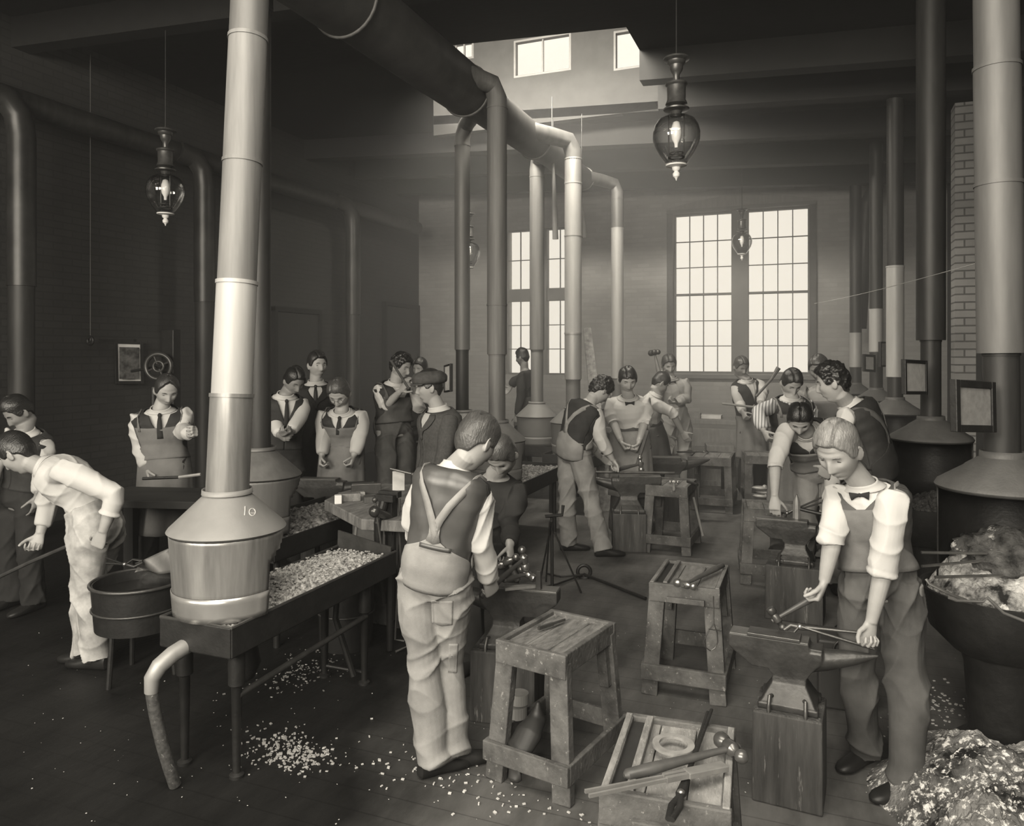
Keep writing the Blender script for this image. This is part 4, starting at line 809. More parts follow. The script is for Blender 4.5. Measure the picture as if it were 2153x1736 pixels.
# tools of the right-hand near forge
for i, (p0, p1, lab) in enumerate((((1937, 1161, 3.35), (2075, 1163, 3.35), 'upper straight tool handle jutting left from the nearest right forge'), ((1938, 1190, 3.3), (2072, 1178, 3.35), 'second tool handle jutting left from the nearest right forge'), ((1966, 1213, 3.2), (2153, 1208, 3.3), 'looped tool handle lying across the ash of the nearest right forge'))):
    rod('fire_iron', lab, [W(*p0), W(*p1)], .0065, m_steel, group='fire irons on the near right forge')
r = rod('fire_iron', 'hooked fire iron hanging off the rim of the nearest right forge', [W(1947, 1217, 3.05), W(1953, 1226, 3.04), W(2000, 1250, 3.02), W(2032, 1262, 3.02)], .0065, m_steel, group='fire irons on the near right forge')
r = rod('fire_iron', 'bent fire iron below the rim of the nearest right forge', [W(1995, 1256, 3.0), W(2010, 1262, 3.0), W(2065, 1265, 3.0), W(2076, 1256, 3.0), W(2110, 1288, 2.98), W(2153, 1305, 2.96)], .006, m_zincm, group='fire irons on the near right forge')
# ================================================================ vise bench and tubs
bc = sum([G(x, y, .80) for x, y in ((682, 1051), (761, 1092), (860, 1092), (880, 1016), (795, 1018))], Vector()) / 5
r = thing('vise_bench', 'thick-topped wooden vise bench left of the boy in pale overalls', 'bench', (bc.x, bc.y, 0))
poly = [(G(x, y, .80).x - bc.x, G(x, y, .80).y - bc.y) for x, y in ((682, 1051), (760, 1091), (868, 1096), (885, 1018), (795, 1016), (715, 1034))]
q = MB(); q.prism(poly, .735, .80, 'z'); q.build('bench_top', m_wood, r, bevel=.006)
q = MB(); pc = G(778, 1110, .62) - bc; q.box((pc.x, pc.y + .12, .37), (.26, .26, .73)); q.build('bench_post', mat('rubbed_post_wood', .13, .06, rough=.8, scale=8, wear=(.35, 9, .62)), r, bevel=.006)
pc2 = CZ(855, 4.9, 0) - bc
q = MB(); q.box((pc2.x, pc2.y, .36), (.1, .1, .73)); q.build('bench_post', m_woodd, r, bevel=.004)
vo = CZ(820, 4.45, 0); r = thing('leg_vise', 'iron leg vise with a ball-ended screw clamped to the vise bench', 'vise', vo)
s_ = MB(); s_.tube([(0, 0, .02), (0, 0, .5), (0, .01, .72)], [(.018, .018), (.028, .022), (.035, .03)], 12); s_.bar((0, .01, .70), (0, .0, .92), .05, .06, w2=.06); s_.box((0, -.0, .935), (.13, .05, .035)); s_.build('fixed_jaw', m_iron, r, bevel=.003)
s_ = MB(); s_.tube([(-.02, -.03, .30), (-.035, -.07, .6), (-.03, -.08, .78), (-.01, -.05, .90)], [.012, .022, .028, .026], 12); s_.box((0, -.055, .92), (.12, .035, .04)); s_.build('moving_jaw', m_iron, r, smooth=False, bevel=.002)
sv = W(788, 1075, 4.25) - vo; s_ = MB(); s_.tube([(-.0, .0, .80), Vector((sv.x * .5, sv.y * .5, (sv.z + .80) / 2)), sv], [.026, .024, .028], 14); s_.ell(sv, (.034, .034, .034)); s_.build('screw', mat('polished_vise_iron', .12, .06, rough=.28, metal=.7), r, smooth=True)
s_ = MB(); s_.tube([sv + Vector((0, 0, .06)), sv - UP * .28 + RT * .05], .007, 8); s_.ell(sv + Vector((0, 0, .065)), (.016,) * 3); s_.build('screw_handle', m_iron2, r, smooth=True)
s_ = MB(); s_.tube([W(820, 985, 4.6) - vo, W(866, 996, 4.6) - vo], .008, 8); s_.ell(W(868, 997, 4.6) - vo, (.014,) * 3); s_.build('jaw_lever', m_iron2, r, smooth=True)
for i, (px, py, d, sz, m, lab) in enumerate(((711, 1042, 4.85, (.045, .045, .055), m_white, 'small white block on the corner of the vise bench'), (735, 1037, 4.95, (.14, .08, .05), m_wood, 'wooden block behind the small white block'), (770, 1018, 5.2, (.2, .06, .07), m_iron2, 'iron swage block lying on the vise bench'), (838, 1006, 4.7, (.075, .02, .12), m_chip, 'pale card propped upright in the vise jaws'), (758, 1032, 5.1, (.06, .05, .03), m_zincb, 'small pale lump between blocks on the vise bench'), (785, 1045, 4.9, (.12, .09, .04), m_woodd, 'dark flat block near the vise screw'))):
    p = W(px, py, d); p.z = max(.80 + sz[2] / 2, p.z - .01) if i != 3 else .97
    if i != 3: p.z = .80 + sz[2] / 2
    r = tool('bench_block', lab, 'block', p, 'blocks on the vise bench'); s_ = MB(); s_.box((0, 0, 0), sz, Matrix.Rotation(TH + .25, 3, 'Z')); s_.build('block_body', m, r, bevel=.004)
def tub(px, d, R0, z0, z1, label, m=m_iron, legs=False, name='slack_tub', fill=True):
    p = CZ(px, d, 0); r = thing(name, label, 'tub', (p.x, p.y, 0 if legs else z0), 0, 'round tubs'); zz = 0 if not legs else z0
    s_ = MB(); hh_ = z1 - z0; s_.lathe([(.001, zz), (R0 * .92, zz), (R0, zz + hh_), (R0 - .012, zz + hh_), (R0 * .9, zz + .05), (.001, zz + .05)], n=40, cap=False); s_.build('tub_body', m, r, smooth=True)
    s_ = MB(); s_.torus((0, 0, zz + hh_), R0 + .004, .009, n=40); s_.torus((0, 0, zz + hh_ * .45), R0 * .97 + .002, .006, n=40); s_.build('tub_hoop', m_iron2, r, smooth=True)
    if fill:
        s_ = MB(); s_.lathe([(R0 * .95, zz + hh_ * .78), (.001, zz + hh_ * .78)], n=36, cap=False); s_.build('water', mat('dark_water', .02, .015, rough=.08, spec=.6), r)
    if legs:
        for i in range(3):
            a = 2 * PI * i / 3 + .5; s_ = MB(); s_.tube([(R0 * .7 * math.cos(a), R0 * .7 * math.sin(a), z0 + .01), (R0 * .8 * math.cos(a), R0 * .8 * math.sin(a), 0)], .014, 8); s_.build('leg', m_iron, r, smooth=True)
    return r
tub(292, 4.15, .235, .28, .52, 'round sheet-iron tub on legs left of the forge chalked 10', legs=True)
q = CZ(262, 4.15, .52); 
c = W(322, 1188, 4.25); r = tool('crumpled_sheet', 'crumpled dark sheet sticking up out of the left tub', 'sheet', c); V = []; F = []; n = 20; s_ = MB()
for i in range(n + 1):
    for j in range(9):
        u_ = i / n; v_ = j / 8; V.append(RT * (.2 * (u_ - .45) * 1.15) + UP * (-.04 + v_ * (.05 + .1 * u_)) + FW * (.03 * math.sin(u_ * 7 + v_ * 3)))
for i in range(n):
    for j in range(8): F.append((i * 9 + j, (i + 1) * 9 + j, (i + 1) * 9 + j + 1, i * 9 + j + 1))
s_.add(V, F); s_.build('sheet_body', m_zincm, r, solid=.004, smooth=True)
tub(728, 4.6, .17, .0, .46, 'round dark tub with a pale stick behind the cinder bed')
rod('stick', 'pale stick standing in the tub behind the cinder bed', [CZ(738, 4.6, .36), W(750, 1102, 4.58)], .009, m_handlel, cat='stick')
tub(1905, 6.3, .17, .0, .62, 'tall dark drum between the first two right-hand forges', fill=False, name='drum')
# scissors-handled tongs at the left tub
tongs(W(300, 1180, 4.2), W(262, 1186, 4.2), W(222, 1172, 4.15), W(222, 1184, 4.15), 'loop-handled tongs lying over the rim of the left tub', m=m_iron)
# fuel bucket behind the near anvil (sheet-iron box)
c = G(1775, 1490, 0); r = thing('coal_hod', 'dark sheet-iron box standing behind the horn of the near anvil', 'box', (c.x, c.y, 0), TH - .35); s_ = MB(); s_.box((0, .08, .17), (.24, .22, .34), taper=1.0); s_.build('box_body', mat('dark_painted_sheet', .05, .035, rough=.5), r, bevel=.012); s_ = MB(); s_.torus((0, -.035, .30), .05, .005, Matrix.Rotation(PI / 2, 3, 'X')); s_.build('box_handle', m_iron2, r, smooth=True)
# bundle hanging inside stand A
c = G(1100, 1640, .0); r = thing('leather_sack', 'dark leather sack slumped inside the worn tool stand', 'sack', (c.x, c.y, 0)); s_ = MB(); s_.tube([W(1078, 1632, 3.05) - c, W(1092, 1580, 3.1) - c, W(1112, 1540, 3.15) - c, W(1128, 1505, 3.2) - c, W(1132, 1478, 3.2) - c], [(.03, .02), (.055, .035), (.06, .04), (.035, .03), (.015, .015)], 16, rnd=True); skinned(s_, 'sack_body', m_leath, r, (0, 0, 0), .006, 3, .02, 3)
c = Vector((CZ(1085, 3.35, 0).x, CZ(1085, 3.35, 0).y, .16)); r = tool('tin_can', 'pale tins stacked inside the worn tool stand', 'tin', c); s_ = MB(); s_.lathe([(.05, 0), (.05, .05)], n=24); s_.build('tin_body', m_zinc, r); 
c2_ = Vector((c.x + .015, c.y, .22)); r = tool('tin_can', 'upper pale tin on the other inside the worn tool stand', 'tin', c2_); s_ = MB(); s_.lathe([(.042, 0), (.042, .045)], n=24); s_.build('tin_body', m_zinc, r); bpy.data.objects['tin_can']['label'] = 'lower pale tin inside the worn tool stand'
# ================================================================ far benches and clutter under the window
p = CZ(1488, 11.0, 0); r = thing('work_bench', 'long low work bench under the tall window', 'bench', (p.x, p.y, 0), -.1)
for c_, s__, n_ in (((0, 0, .80), (1.9, .6, .06), 'bench_top'), ((-.1, -.28, .58), (1.2, .03, .26), 'front_board')):
    s_ = MB(); s_.box(c_, s__); s_.build(n_, m_woodl, r, bevel=.004)
for x in (-.88, .88):
    for y in (-.24, .24): s_ = MB(); s_.box((x, y, .39), (.08, .08, .78)); s_.build('leg', m_wood, r)
for i, (px, py, d, sz, lab) in enumerate(((1478, 918, 9.9, (.5, .35, .45), 'rough crate left of the aisle end'), (1512, 925, 10.2, (.35, .35, .55), 'taller crate at the aisle end'), (1452, 908, 10.4, (.3, .3, .4), 'small crate beside the grey-shirted man'))):
    p = CZ(px, d, 0); r = thing('crate', lab, 'crate', (p.x, p.y, 0), .2 * i, 'crates at the end of the aisle'); s_ = MB(); s_.box((0, 0, sz[2] / 2), sz); s_.build('crate_body', m_woodl, r, bevel=.006)
    s_ = MB(); s_.box((0, -sz[1] / 2 - .01, sz[2] * .8), (sz[0], .02, .06)); s_.box((0, -sz[1] / 2 - .01, sz[2] * .25), (sz[0], .02, .06)); s_.build('batten', m_wood, r)
for i, (px, sz, lab) in enumerate(((1492, (.34, .2, .05), 'flat box lying on the far work bench'), (1460, (.18, .14, .08), 'small box on the left end of the far work bench'))):
    p = CZ(px, 11.0, .83); r = tool('bench_box', lab, 'box', p, 'boxes on the far bench'); s_ = MB(); s_.box((0, 0, sz[2] / 2), sz); s_.build('box_body', m_chip if i == 0 else m_woodl, r)
# parts bin and loose castings under the low stand
p = CZ(1620, 8.7, 0)
for i, (px, py) in enumerate(((1598, 1016), (1606, 1033), (1600, 1045))):
    q = W(px, py, 8.5); q.z = .17 + .045 * (2 - i) ; r = tool('casting', ('topmost', 'middle', 'lowest')[i] + ' pale casting heaped under the striped-shirt boy\'s stand', 'casting', q, 'castings under the low stand'); s_ = MB(); s_.ell((0, 0, 0), (.09, .05, .024)); s_.ell((.05, 0, .01), (.03, .03, .03)); s_.build('casting_body', m_zinc, r, smooth=True)
# dark anvil and bench masses on the left
p = CZ(385, 5.15, 0); r = thing('left_bench', 'dark bench with a long bar in front of the balding man', 'bench', (p.x, p.y, 0), TH - .1); 
s_ = MB(); s_.box((0, 0, .78), (1.1, .5, .05)); s_.build('bench_top', mat('sooty_wood', .04, .025, rough=.7), r, bevel=.004)
for x in (-.5, .5):
    for y in (-.2, .2): s_ = MB(); s_.box((x, y, .38), (.07, .07, .76)); s_.build('leg', m_beam, r)
rod('iron_bar', 'iron bar with a bright end lying on the left dark bench', [W(300, 1006, 5.1), W(375, 1003, 5.1)], .010, m_iron); rod('iron_bar', 'bright-ended bar before the balding man', [W(376, 1003, 5.1), W(422, 997, 5.1)], .011, m_zinc)
rod('tong_shaft', 'long dark shaft held by the stooping boy in white', [W(-5, 1214, 4.2), W(60, 1183, 4.25), W(160, 1140, 4.3)], .011, m_zincd)
# ================================================================ floor litter
def mound(name, label, c, rx, ry, hgt, m, cat='heap', freq=9, amp=.04, n=110):
    r = thing(name, label, cat, (c.x, c.y, 0)); V = []; F = []; mrow = 50; mb = MB()
    for i in range(mrow + 1):
        t = i / mrow
        for j in range(n):
            a = 2 * PI * j / n; k_ = 1 + .12 * math.sin(3 * a + 1) + .07 * math.sin(7 * a); x, y = rx * t * k_ * math.cos(a), ry * t * k_ * math.sin(a)
            z = hgt * (1 - t * t) ** 1.2 + (noise.turbulence(Vector((x * freq, y * freq, 5)), 4, True) * amp + noise.cell(Vector((x * 40, y * 40, 1))) * amp * .25) * min(1, (1 - t) * 5)
            V.append(Vector((x, y, z - .004)))
    for i in range(mrow):
        for j in range(n): F.append((i * n + j, i * n + (j + 1) % n, (i + 1) * n + (j + 1) % n, (i + 1) * n + j))
    mb.add(V, F); r['kind'] = 'stuff'; mb.build('heap_surface', m, r, fixn=False); return r
mound('ash_heap', 'heap of ash and black coal on the floor in the near right corner', CZ(2160, 2.75, 0), .52, .72, .24, m_ash)
c = CZ(2180, 2.35, 0); mound('coal_heap', 'low black coal spill at the foot of the ash heap', CZ(2010, 2.50, 0), .20, .16, .04, m_coald, amp=.03)
def litter(name, label, pix, n, smin, smax, m, z=.0):
    rnd = random.Random(hash(name) % 1000 if False else len(name) + n); mb = MB(); cs_ = [G(*p, 0) for p in pix]
    for i in range(n):
        k_ = rnd.randrange(len(cs_)); c = cs_[k_]; sp = pix_sp[k_] if False else spread
        p = Vector((c.x + rnd.gauss(0, sp[0]), c.y + rnd.gauss(0, sp[1]), z + .004)); s_ = rnd.uniform(smin, smax)
        mb.box(p, (s_, s_ * rnd.uniform(.3, .8), s_ * .35), Matrix.Rotation(rnd.uniform(0, 6), 3, 'Z') @ Matrix.Rotation(rnd.uniform(-.3, .3), 3, 'X'))
    o = mb.build(name, m, fixn=False); tag(o, label, 'litter', kind='stuff'); return o
spread = (.09, .07); litter('cinder_litter', 'scattered pale cinders on the floor under the forge chalked 10', [(590, 1560), (610, 1590), (640, 1590)], 330, .004, .016, m_zincb)
spread = (.10, .14); litter('cinder_litter', 'scattered cinders behind the right leg of the forge chalked 10', [(620, 1420), (650, 1400)], 200, .004, .014, m_zinc)
spread = (.22, .09); litter('paper_litter', 'white paper scraps scattered on the floor before the worn tool stand', [(960, 1640), (1060, 1670), (1120, 1700), (900, 1600)], 110, .005, .016, m_chip)
spread = (1.3, .9); litter('floor_litter', 'tiny pale crumbs strewn over the dark near floor', [(600, 1600), (1150, 1500), (250, 1650)], 380, .002, .006, m_chip)
spread = (.12, .14); litter('ash_litter', 'white ash crumbs on the floor by the fair boy\'s feet', [(1975, 1480), (1960, 1560)], 240, .004, .014, m_chip)
# loose flakes lying on the cinder bed of the near forge
rnd = random.Random(5); mb = MB()
for i in range(900):
    x, y = rnd.uniform(hx_a + .03, hx_b - .03), rnd.uniform(.05, hy_b - .08); z = HZ - .018 + .035 * math.sin((x + .25) * 6) * math.sin((y + .2) * 2.4) + rnd.uniform(0, .022); s_ = rnd.uniform(.004, .014)
    mb.box((x, y, z), (s_, s_ * rnd.uniform(.5, 1), s_ * .5), Matrix.Rotation(rnd.uniform(0, 6), 3, 'Z') @ Matrix.Rotation(rnd.uniform(-.6, .6), 3, 'X'))
mb.build('cinder_flakes', mat('pale_flake', .8, .25, rough=.9, scale=60), FR, fixn=False, kind='stuff')
# ================================================================ people
def npv(v): return Vector((v[0], v[1], v[2]))
def rot_about(v, ax, a): return Matrix.Rotation(a, 3, ax) @ v
# ---- head surface (x = right, y = face, z = up; metres, centre of the head)
def head_pt(v, hair=0.0, feat=True):
    x, y, z = v.x * .0745, v.y * .094, v.z * .118
    if z < 0:
        t = -z / .118; x *= 1 - .34 * t ** 1.4
        if y < 0: y *= 1 - .55 * t
        else: y *= 1 - .06 * t
    else:
        t = z / .118; y = y * (1 - .04 * t) - .004 * t; x *= 1 + .03 * math.sin(PI * t)
    if v.y > 0:                                     # flatten the face plane a little
        y -= .010 * max(0, v.y) * math.exp(-(x / .05) ** 2) * (1 if z < .05 else .3)
    if feat and v.y > .1:
        g = lambda a, s: math.exp(-(a / s) ** 2)
        zz = z
        # nose
        prof = 0
        if -.046 < zz < .022: prof = (.022 - zz) / .056 if zz > -.034 else (.046 + zz) / .012
        y += .027 * max(0, prof) ** .9 * g(x, .0105 + .006 * max(0, min(1, (-zz + .0) / .04)))
        y -= .0115 * (g(x - .031, .0155) + g(x + .031, .0155)) * g(zz - .008, .0135)
        y += .0045 * g(zz - .033, .010) * g(x, .055)
        y += .0055 * g(zz + .061, .0065) * g(x, .021) + .0045 * g(zz + .0715, .006) * g(x, .019) - .003 * g(zz + .0665, .003) * g(x, .022)
        y -= .005 * g(zz + .083, .007) * g(x, .028); y += .009 * g(zz + .100, .012) * g(x, .024)
        y += .004 * (g(x - .046, .018) + g(x + .046, .018)) * g(zz + .018, .02)
        y -= .004 * (g(x - .038, .014) + g(x + .038, .014)) * g(zz + .058, .018)
        y += .003 * (g(x - .012, .006) + g(x + .012, .006)) * g(zz + .038, .006)
    return Vector((x, y, z))
def face_y(x, z):
    v = Vector((x / .0745, 0, z / .118)); r = min(.98, v.x ** 2 + v.z ** 2)
    for _ in range(4):
        v.y = math.sqrt(max(.0, 1 - min(.97, v.x ** 2 + v.z ** 2))); p = head_pt(v.normalized() if v.length > 1 else v)
        v.x *= (x / p.x) if abs(p.x) > 1e-4 and abs(x) > 1e-4 else 1; v.z *= (z / p.z) if abs(p.z) > 1e-4 and abs(z) > 1e-4 else 1
        v.x = max(-.95, min(.95, v.x)); v.z = max(-.95, min(.95, v.z))
    v.y = math.sqrt(max(0, 1 - min(.97, v.x ** 2 + v.z ** 2))); return head_pt(v).y
def grid_head(mb, T, fn, n=88, m=64):
    vs = []
    for i in range(m + 1):
        ph = PI * i / m
        for j in range(n):
            a = 2 * PI * j / n; v = Vector((math.sin(ph) * math.sin(a), math.sin(ph) * math.cos(a), math.cos(ph))); vs.append(T(fn(v)))
    fs = [(i * n + j, i * n + (j + 1) % n, (i + 1) * n + (j + 1) % n, (i + 1) * n + j) for i in range(m) for j in range(n)]
    mb.add(vs, fs)
def sm(a, b, x):
    t = max(0, min(1, (x - a) / (b - a))); return t * t * (3 - 2 * t)
def hand(mb, wr, tip, thumb_dir, palm_hint, s=1.0, curl=25, tcurl=0, spread=1.0, L=None):
    h = (tip - wr).normalized(); t = thumb_dir - h * thumb_dir.dot(h); t.normalize(); n = h.cross(t)
    if n.dot(palm_hint) < 0: n = -n
    R = lambda a, b, c: wr + h * a * s + t * b * s + n * c * s
    # palm
    rings = []
    for a, rb, rc, off in ((-.03, .027, .021, 0), (-.0, .027, .019, 0), (.02, .033, .018, .001), (.05, .040, .0165, .001), (.078, .041, .0145, 0), (.09, .038, .012, 0)):
        rings.append([R(a, off + rb * math.cos(2 * PI * j / 16), rc * math.sin(2 * PI * j / 16)) for j in range(16)])
    mb.loft(rings)
    ends = []
    for k, (b, ln, r0) in enumerate(((.030, .92, .0088), (.0105, 1.04, .0092), (-.0095, .97, .0088), (-.0285, .78, .0078))):
        p = R(.078, b, 0); d = (h + t * (b * 2.2 * spread)).normalized(); pts = [R(.06, b * .9, 0), p]; rad = [r0 * s * 1.15, r0 * s * 1.12]
        cu = curl * (1 + .10 * k); c0 = cu * .9
        for j, (ll, cc) in enumerate(((.043, c0), (.027, cu * 1.1), (.021, cu * .8))):
            d = rot_about(d, t, math.radians(cc) * (1 if h.cross(n).dot(t) > 0 else -1) * 1.0); p = p + d * ll * ln * s
            pts.append(p); rad.append(r0 * s * (1 - .09 * (j + 1)))
        q = [];
        mb.tube(pts, rad, 10, side=t, rnd=True); ends.append(p)
    d = (h * .62 + t * .72 + n * .30).normalized(); p = R(.022, .022, .004); pts = [R(.005, .008, .002), p]; rad = [.014 * s, .0125 * s]
    for j, ll in enumerate((.040, .030, .024)):
        if j: d = (d + (n * .55 + h * .35 - t * .25) * (tcurl / 60 + .18)).normalized()
        p = p + d * ll * s; pts.append(p); rad.append((.0108, .0098, .0085)[j] * s)
    mb.tube(pts, rad, 10, rnd=True)
TS = [(-.16, .080, .082, .0), (-.08, .130, .108, -.006), (.0, .150, .118, -.008), (.12, .149, .114, -.006), (.28, .134, .102, .0), (.42, .134, .100, .004), (.58, .149, .110, .006), (.74, .163, .112, .004), (.85, .168, .104, -.002), (.92, .150, .088, -.006), (.97, .100, .070, -.008), (1.01, .064, .060, -.004), (1.06, .055, .056, .0)]
class Torso:
    def __init__(s, pel, neck, hlat, slat, front, bend=.03, sc=1.0, fat=1.0):
        s.p, s.n, s.hl, s.sl, s.sc, s.fat = pel, neck, hlat, slat, sc, fat
        ax = (neck - pel).normalized(); f = front - ax * front.dot(ax); f.normalize(); s.m = (pel + neck) / 2 - f * bend
    def c(s, u):
        u_ = max(-.2, min(1.1, u)); a = (1 - u_) ** 2; b = 2 * u_ * (1 - u_); c = u_ ** 2; M_ = s.m * 2 - (s.p + s.n) / 2; return s.p * a + M_ * b + s.n * c
    def fr(s, u):
        t = (s.c(u + .03) - s.c(u - .03)).normalized(); l = s.hl.lerp(s.sl, max(0, min(1, u))); l = (l - t * l.dot(t)).normalized(); return t, l, l.cross(t)
    def rad(s, u):
        for a, b in zip(TS, TS[1:]):
            if u <= b[0] or b is TS[-1]:
                k = max(0, min(1, (u - a[0]) / (b[0] - a[0]))); k = k * k * (3 - 2 * k); return [(a[i] + (b[i] - a[i]) * k) * s.sc * s.fat for i in (1, 2)] + [(a[3] + (b[3] - a[3]) * k) * s.sc]
    def pt(s, u, ang, off=0.0, p=2.4):
        """ang in degrees from the front, positive towards the person's left"""
        t, l, f = s.fr(u); rl, rf, o = s.rad(u); a = math.radians(ang); cs, sn = math.cos(a), math.sin(a)
        k = (abs(cs) ** p + abs(sn) ** p) ** (-1 / p)
        return s.c(u) + f * (o + (rf + off) * cs * k) + l * ((rl + off) * sn * k)
    def ring(s, u, off=0, n=28): return [s.pt(u, 360 * j / n, off) for j in range(n)]
def person(label, d, head, yaw, pitch, neck, pel, tyaw, arms, legs=None, hyaw=None, roll=0, S=1.0, bend=.03, fat=1.0,
           shirt=None, vest=None, vback=None, trousers=None, bib=None, apron=None, overall=None, coat=None, tie=None, bow=False, collar=True, hair=None, hairstyle='part', cap=None,
           skin=None, sleeve='full', vox=.007, eyes=True, vneck=.55, shoes=True, glasses=False, strap=None, sox={}, seed=1, lowleg=True, group='young smiths and their teachers', apron_len=.55, beltless=False, hscale=1.0, part_side=1, mustache=False, bibtop=.79):
    skin = skin or m_skin; shirt = shirt or m_shirt; hair = hair or m_hair; trousers = trousers or m_dend
    P3 = lambda q, dd=0: W(q[0], q[1], d + (q[2] if len(q) > 2 else 0) + dd)
    hc = P3(head); nb = P3(neck); pc = P3(pel)
    fwd = lambda y: -FW * math.cos(math.radians(y)) + RT * math.sin(math.radians(y))
    tf = fwd(tyaw); hf = fwd(hyaw if hyaw is not None else tyaw); lat = UP.cross(tf).normalized(); hlat = UP.cross(hf).normalized()
    ax = (nb - pc).normalized(); slat = (lat - ax * lat.dot(ax)).normalized()
    base = Vector((pc.x, pc.y, 0)); root = thing('person', label, 'person', base, 0, group)
    TO = Torso(pc, nb, hlat, slat, tf, bend, S, fat)
    # head frame
    f = fwd(yaw); r0 = f.cross(UP).normalized(); f = rot_about(f, r0, -math.radians(pitch)); u = r0.cross(f).normalized(); r0 = rot_about(r0, f, math.radians(roll)); u = rot_about(u, f, math.radians(roll))
    HS = S * hscale
    HT = lambda p: hc + (r0 * p.x + f * p.y + u * p.z) * HS
    R3 = Matrix((r0, f, u)).transposed()
    # joints
    SH = {}; A = {}
    for k, sg in (('L', 1), ('R', -1)):
        t_, l_, f_ = TO.fr(.87); SH[k] = TO.c(.87) + l_ * (sg * .160 * S * fat) + f_ * (-.0 * S)
        if k in sox: SH[k] = P3(sox[k])
        a = arms.get(k)
        if a is None:
            e = SH[k] - UP * .28 * S + l_ * sg * .03 + f_ * .0; w_ = e - UP * .24 * S + f_ * .06; a = dict(e=e, w=w_, h=w_ - UP * .1 + f_ * .01)
        else:
            a = dict(a); a['e'] = P3(a['e']); a['w'] = P3(a['w']); a['h'] = P3(a['h']) if 'h' in a else a['w'] + (a['w'] - a['e']).normalized() * .1
        A[k] = a
    HP = {k: TO.c(0) + TO.fr(0)[1] * (sg * .088 * S) - TO.fr(0)[0] * .02 for k, sg in (('L', 1), ('R', -1))}
    K = {}; AN = {}; TOE = {}
    for k, sg in (('L', 1), ('R', -1)):
        lg = (legs or {}).get(k)
        if lg is None:
            an = Vector((HP[k].x, HP[k].y, .085)) + hlat * sg * .03 * S; kn = (HP[k] + an) / 2 + hf * .03 + UP * .0; toe = hf
        else:
            an = G(lg['a'][0], lg['a'][1], .09) if 'a' in lg else P3(lg['ap']); kn = P3(lg['k']) if 'k' in lg else (HP[k] + an) / 2 + hf * .03; toe = fwd(lg['t']) if 't' in lg else hf
        K[k], AN[k], TOE[k] = kn, an, toe
    # ---------------- one continuous body
    b = MB(); grid_head(b, HT, lambda v: head_pt(v), 80, 60)
    for sx in (-1, 1):     # ears
        Re = R3 @ Matrix.Rotation(sx * .32, 3, 'Z') @ Matrix.Rotation(-.18, 3, 'X')
        b.ell(HT(Vector((sx * .077, -.006, -.004))), (.008 * HS, .019 * HS, .033 * HS), Re, 14, 10); b.torus(HT(Vector((sx * .081, -.008, .003))), .016 * HS, .0045 * HS, Re @ Matrix.Rotation(PI / 2, 3, 'Y') @ Matrix.Diagonal(Vector((1.5, .95, 1))), 18, 6)
    nk = TO.c(.96); b.tube([nk, TO.c(1.02), HT(Vector((0, -.022, -.07))), HT(Vector((0, -.018, -.03)))], [.062 * S, .056 * S, .052 * S, .05 * S], 18)
    b.loft([TO.ring(x, -.006) for x in (-.16, -.12, -.06, 0, .12, .28, .42, .58, .74, .85, .92, .97, 1.01, 1.04)])
    for k, sg in (('L', 1), ('R', -1)):
        s_, e, w_ = SH[k], A[k]['e'], A[k]['w']; t_, l_, f_ = TO.fr(.87)
        b.tube([TO.c(.86) + l_ * sg * .07 * S, s_, s_.lerp(e, .35), s_.lerp(e, .8), e, e.lerp(w_, .25), e.lerp(w_, .65), w_.lerp(e, .06), w_], [x * S for x in (.045, .048, .045, .040, .038, .040, .033, .026, .0255)], 16, rnd=False)
        hd = A[k]['h']; fwd_h = A[k].get('th'); hh = (hd - w_).normalized()
        th = fwd_h if fwd_h is not None else (tf + UP * .2 if abs(hh.dot(tf)) < .8 else UP); pn = A[k].get('pn'); pn = pn if pn is not None else -lat * sg
        if isinstance(th, tuple): th = RT * th[0] + UP * th[1] + FW * th[2]
        if isinstance(pn, tuple): pn = RT * pn[0] + UP * pn[1] + FW * pn[2]
        hand(b, w_, hd, th, pn, S * A[k].get('hs', 1.0), A[k].get('curl', 22), A[k].get('tc', 10))
        h_, kn, an = HP[k], K[k], AN[k]
        b.tube([h_ + UP * .03, h_.lerp(kn, .3), kn, kn.lerp(an, .35), an, an - UP * .05], [x * S for x in (.085, .08, .056, .054, .038, .036)], 16, side=hlat)
        b.tube([an - UP * .05 - TOE[k] * .03, an - UP * .062 + TOE[k] * .03, an - UP * .068 + TOE[k] * .13], [.024, .022, .012], 10, rnd=True)
    skinned(b, 'body', skin, root, base, vox * .72, 3)
    # ---------------- face details
    if eyes:
        q = MB()
        for sx in (-1, 1):
            y = face_y(sx * .031, .006); q.tube([HT(Vector((sx * .031 + i * .0065, y + .0012 - abs(i) * .0016, .0045 + .0022 * (1 - abs(i) / 2)))) for i in (-2, -1, 0, 1, 2)], [(.0012 * HS, .001), (.0026 * HS, .002), (.0032 * HS, .0024), (.0026 * HS, .002), (.0012 * HS, .001)], 8)
        q.build('eye_lash', m_lash, root, org=base, smooth=True)
        q = MB()
        for sx in (-1, 1):
            q.tube([HT(Vector((sx * (.018 + .007 * i), face_y(sx * (.018 + .007 * i), .029 + .003 * math.sin(i)) + .001, .027 + .0035 * math.sin(i * .9)))) for i in range(5)], [(.0028 * HS, .002), (.0036 * HS, .0026), (.0036 * HS, .0026), (.003 * HS, .002), (.0012 * HS, .001)], 8)
        q.build('eyebrow', hair, root, org=base, smooth=True)
        q = MB(); q.tube([HT(Vector((i * .0065, face_y(i * .0065, -.0665) + .0012 - abs(i) * .0008, -.0665 + .0008 * abs(i)))) for i in (-3, -2, -1, 0, 1, 2, 3)], [(.0016 * HS, .001)] + [(.0042 * HS, .003)] * 5 + [(.0016 * HS, .001)], 8); q.build('lips', m_lip, root, org=base, smooth=True)
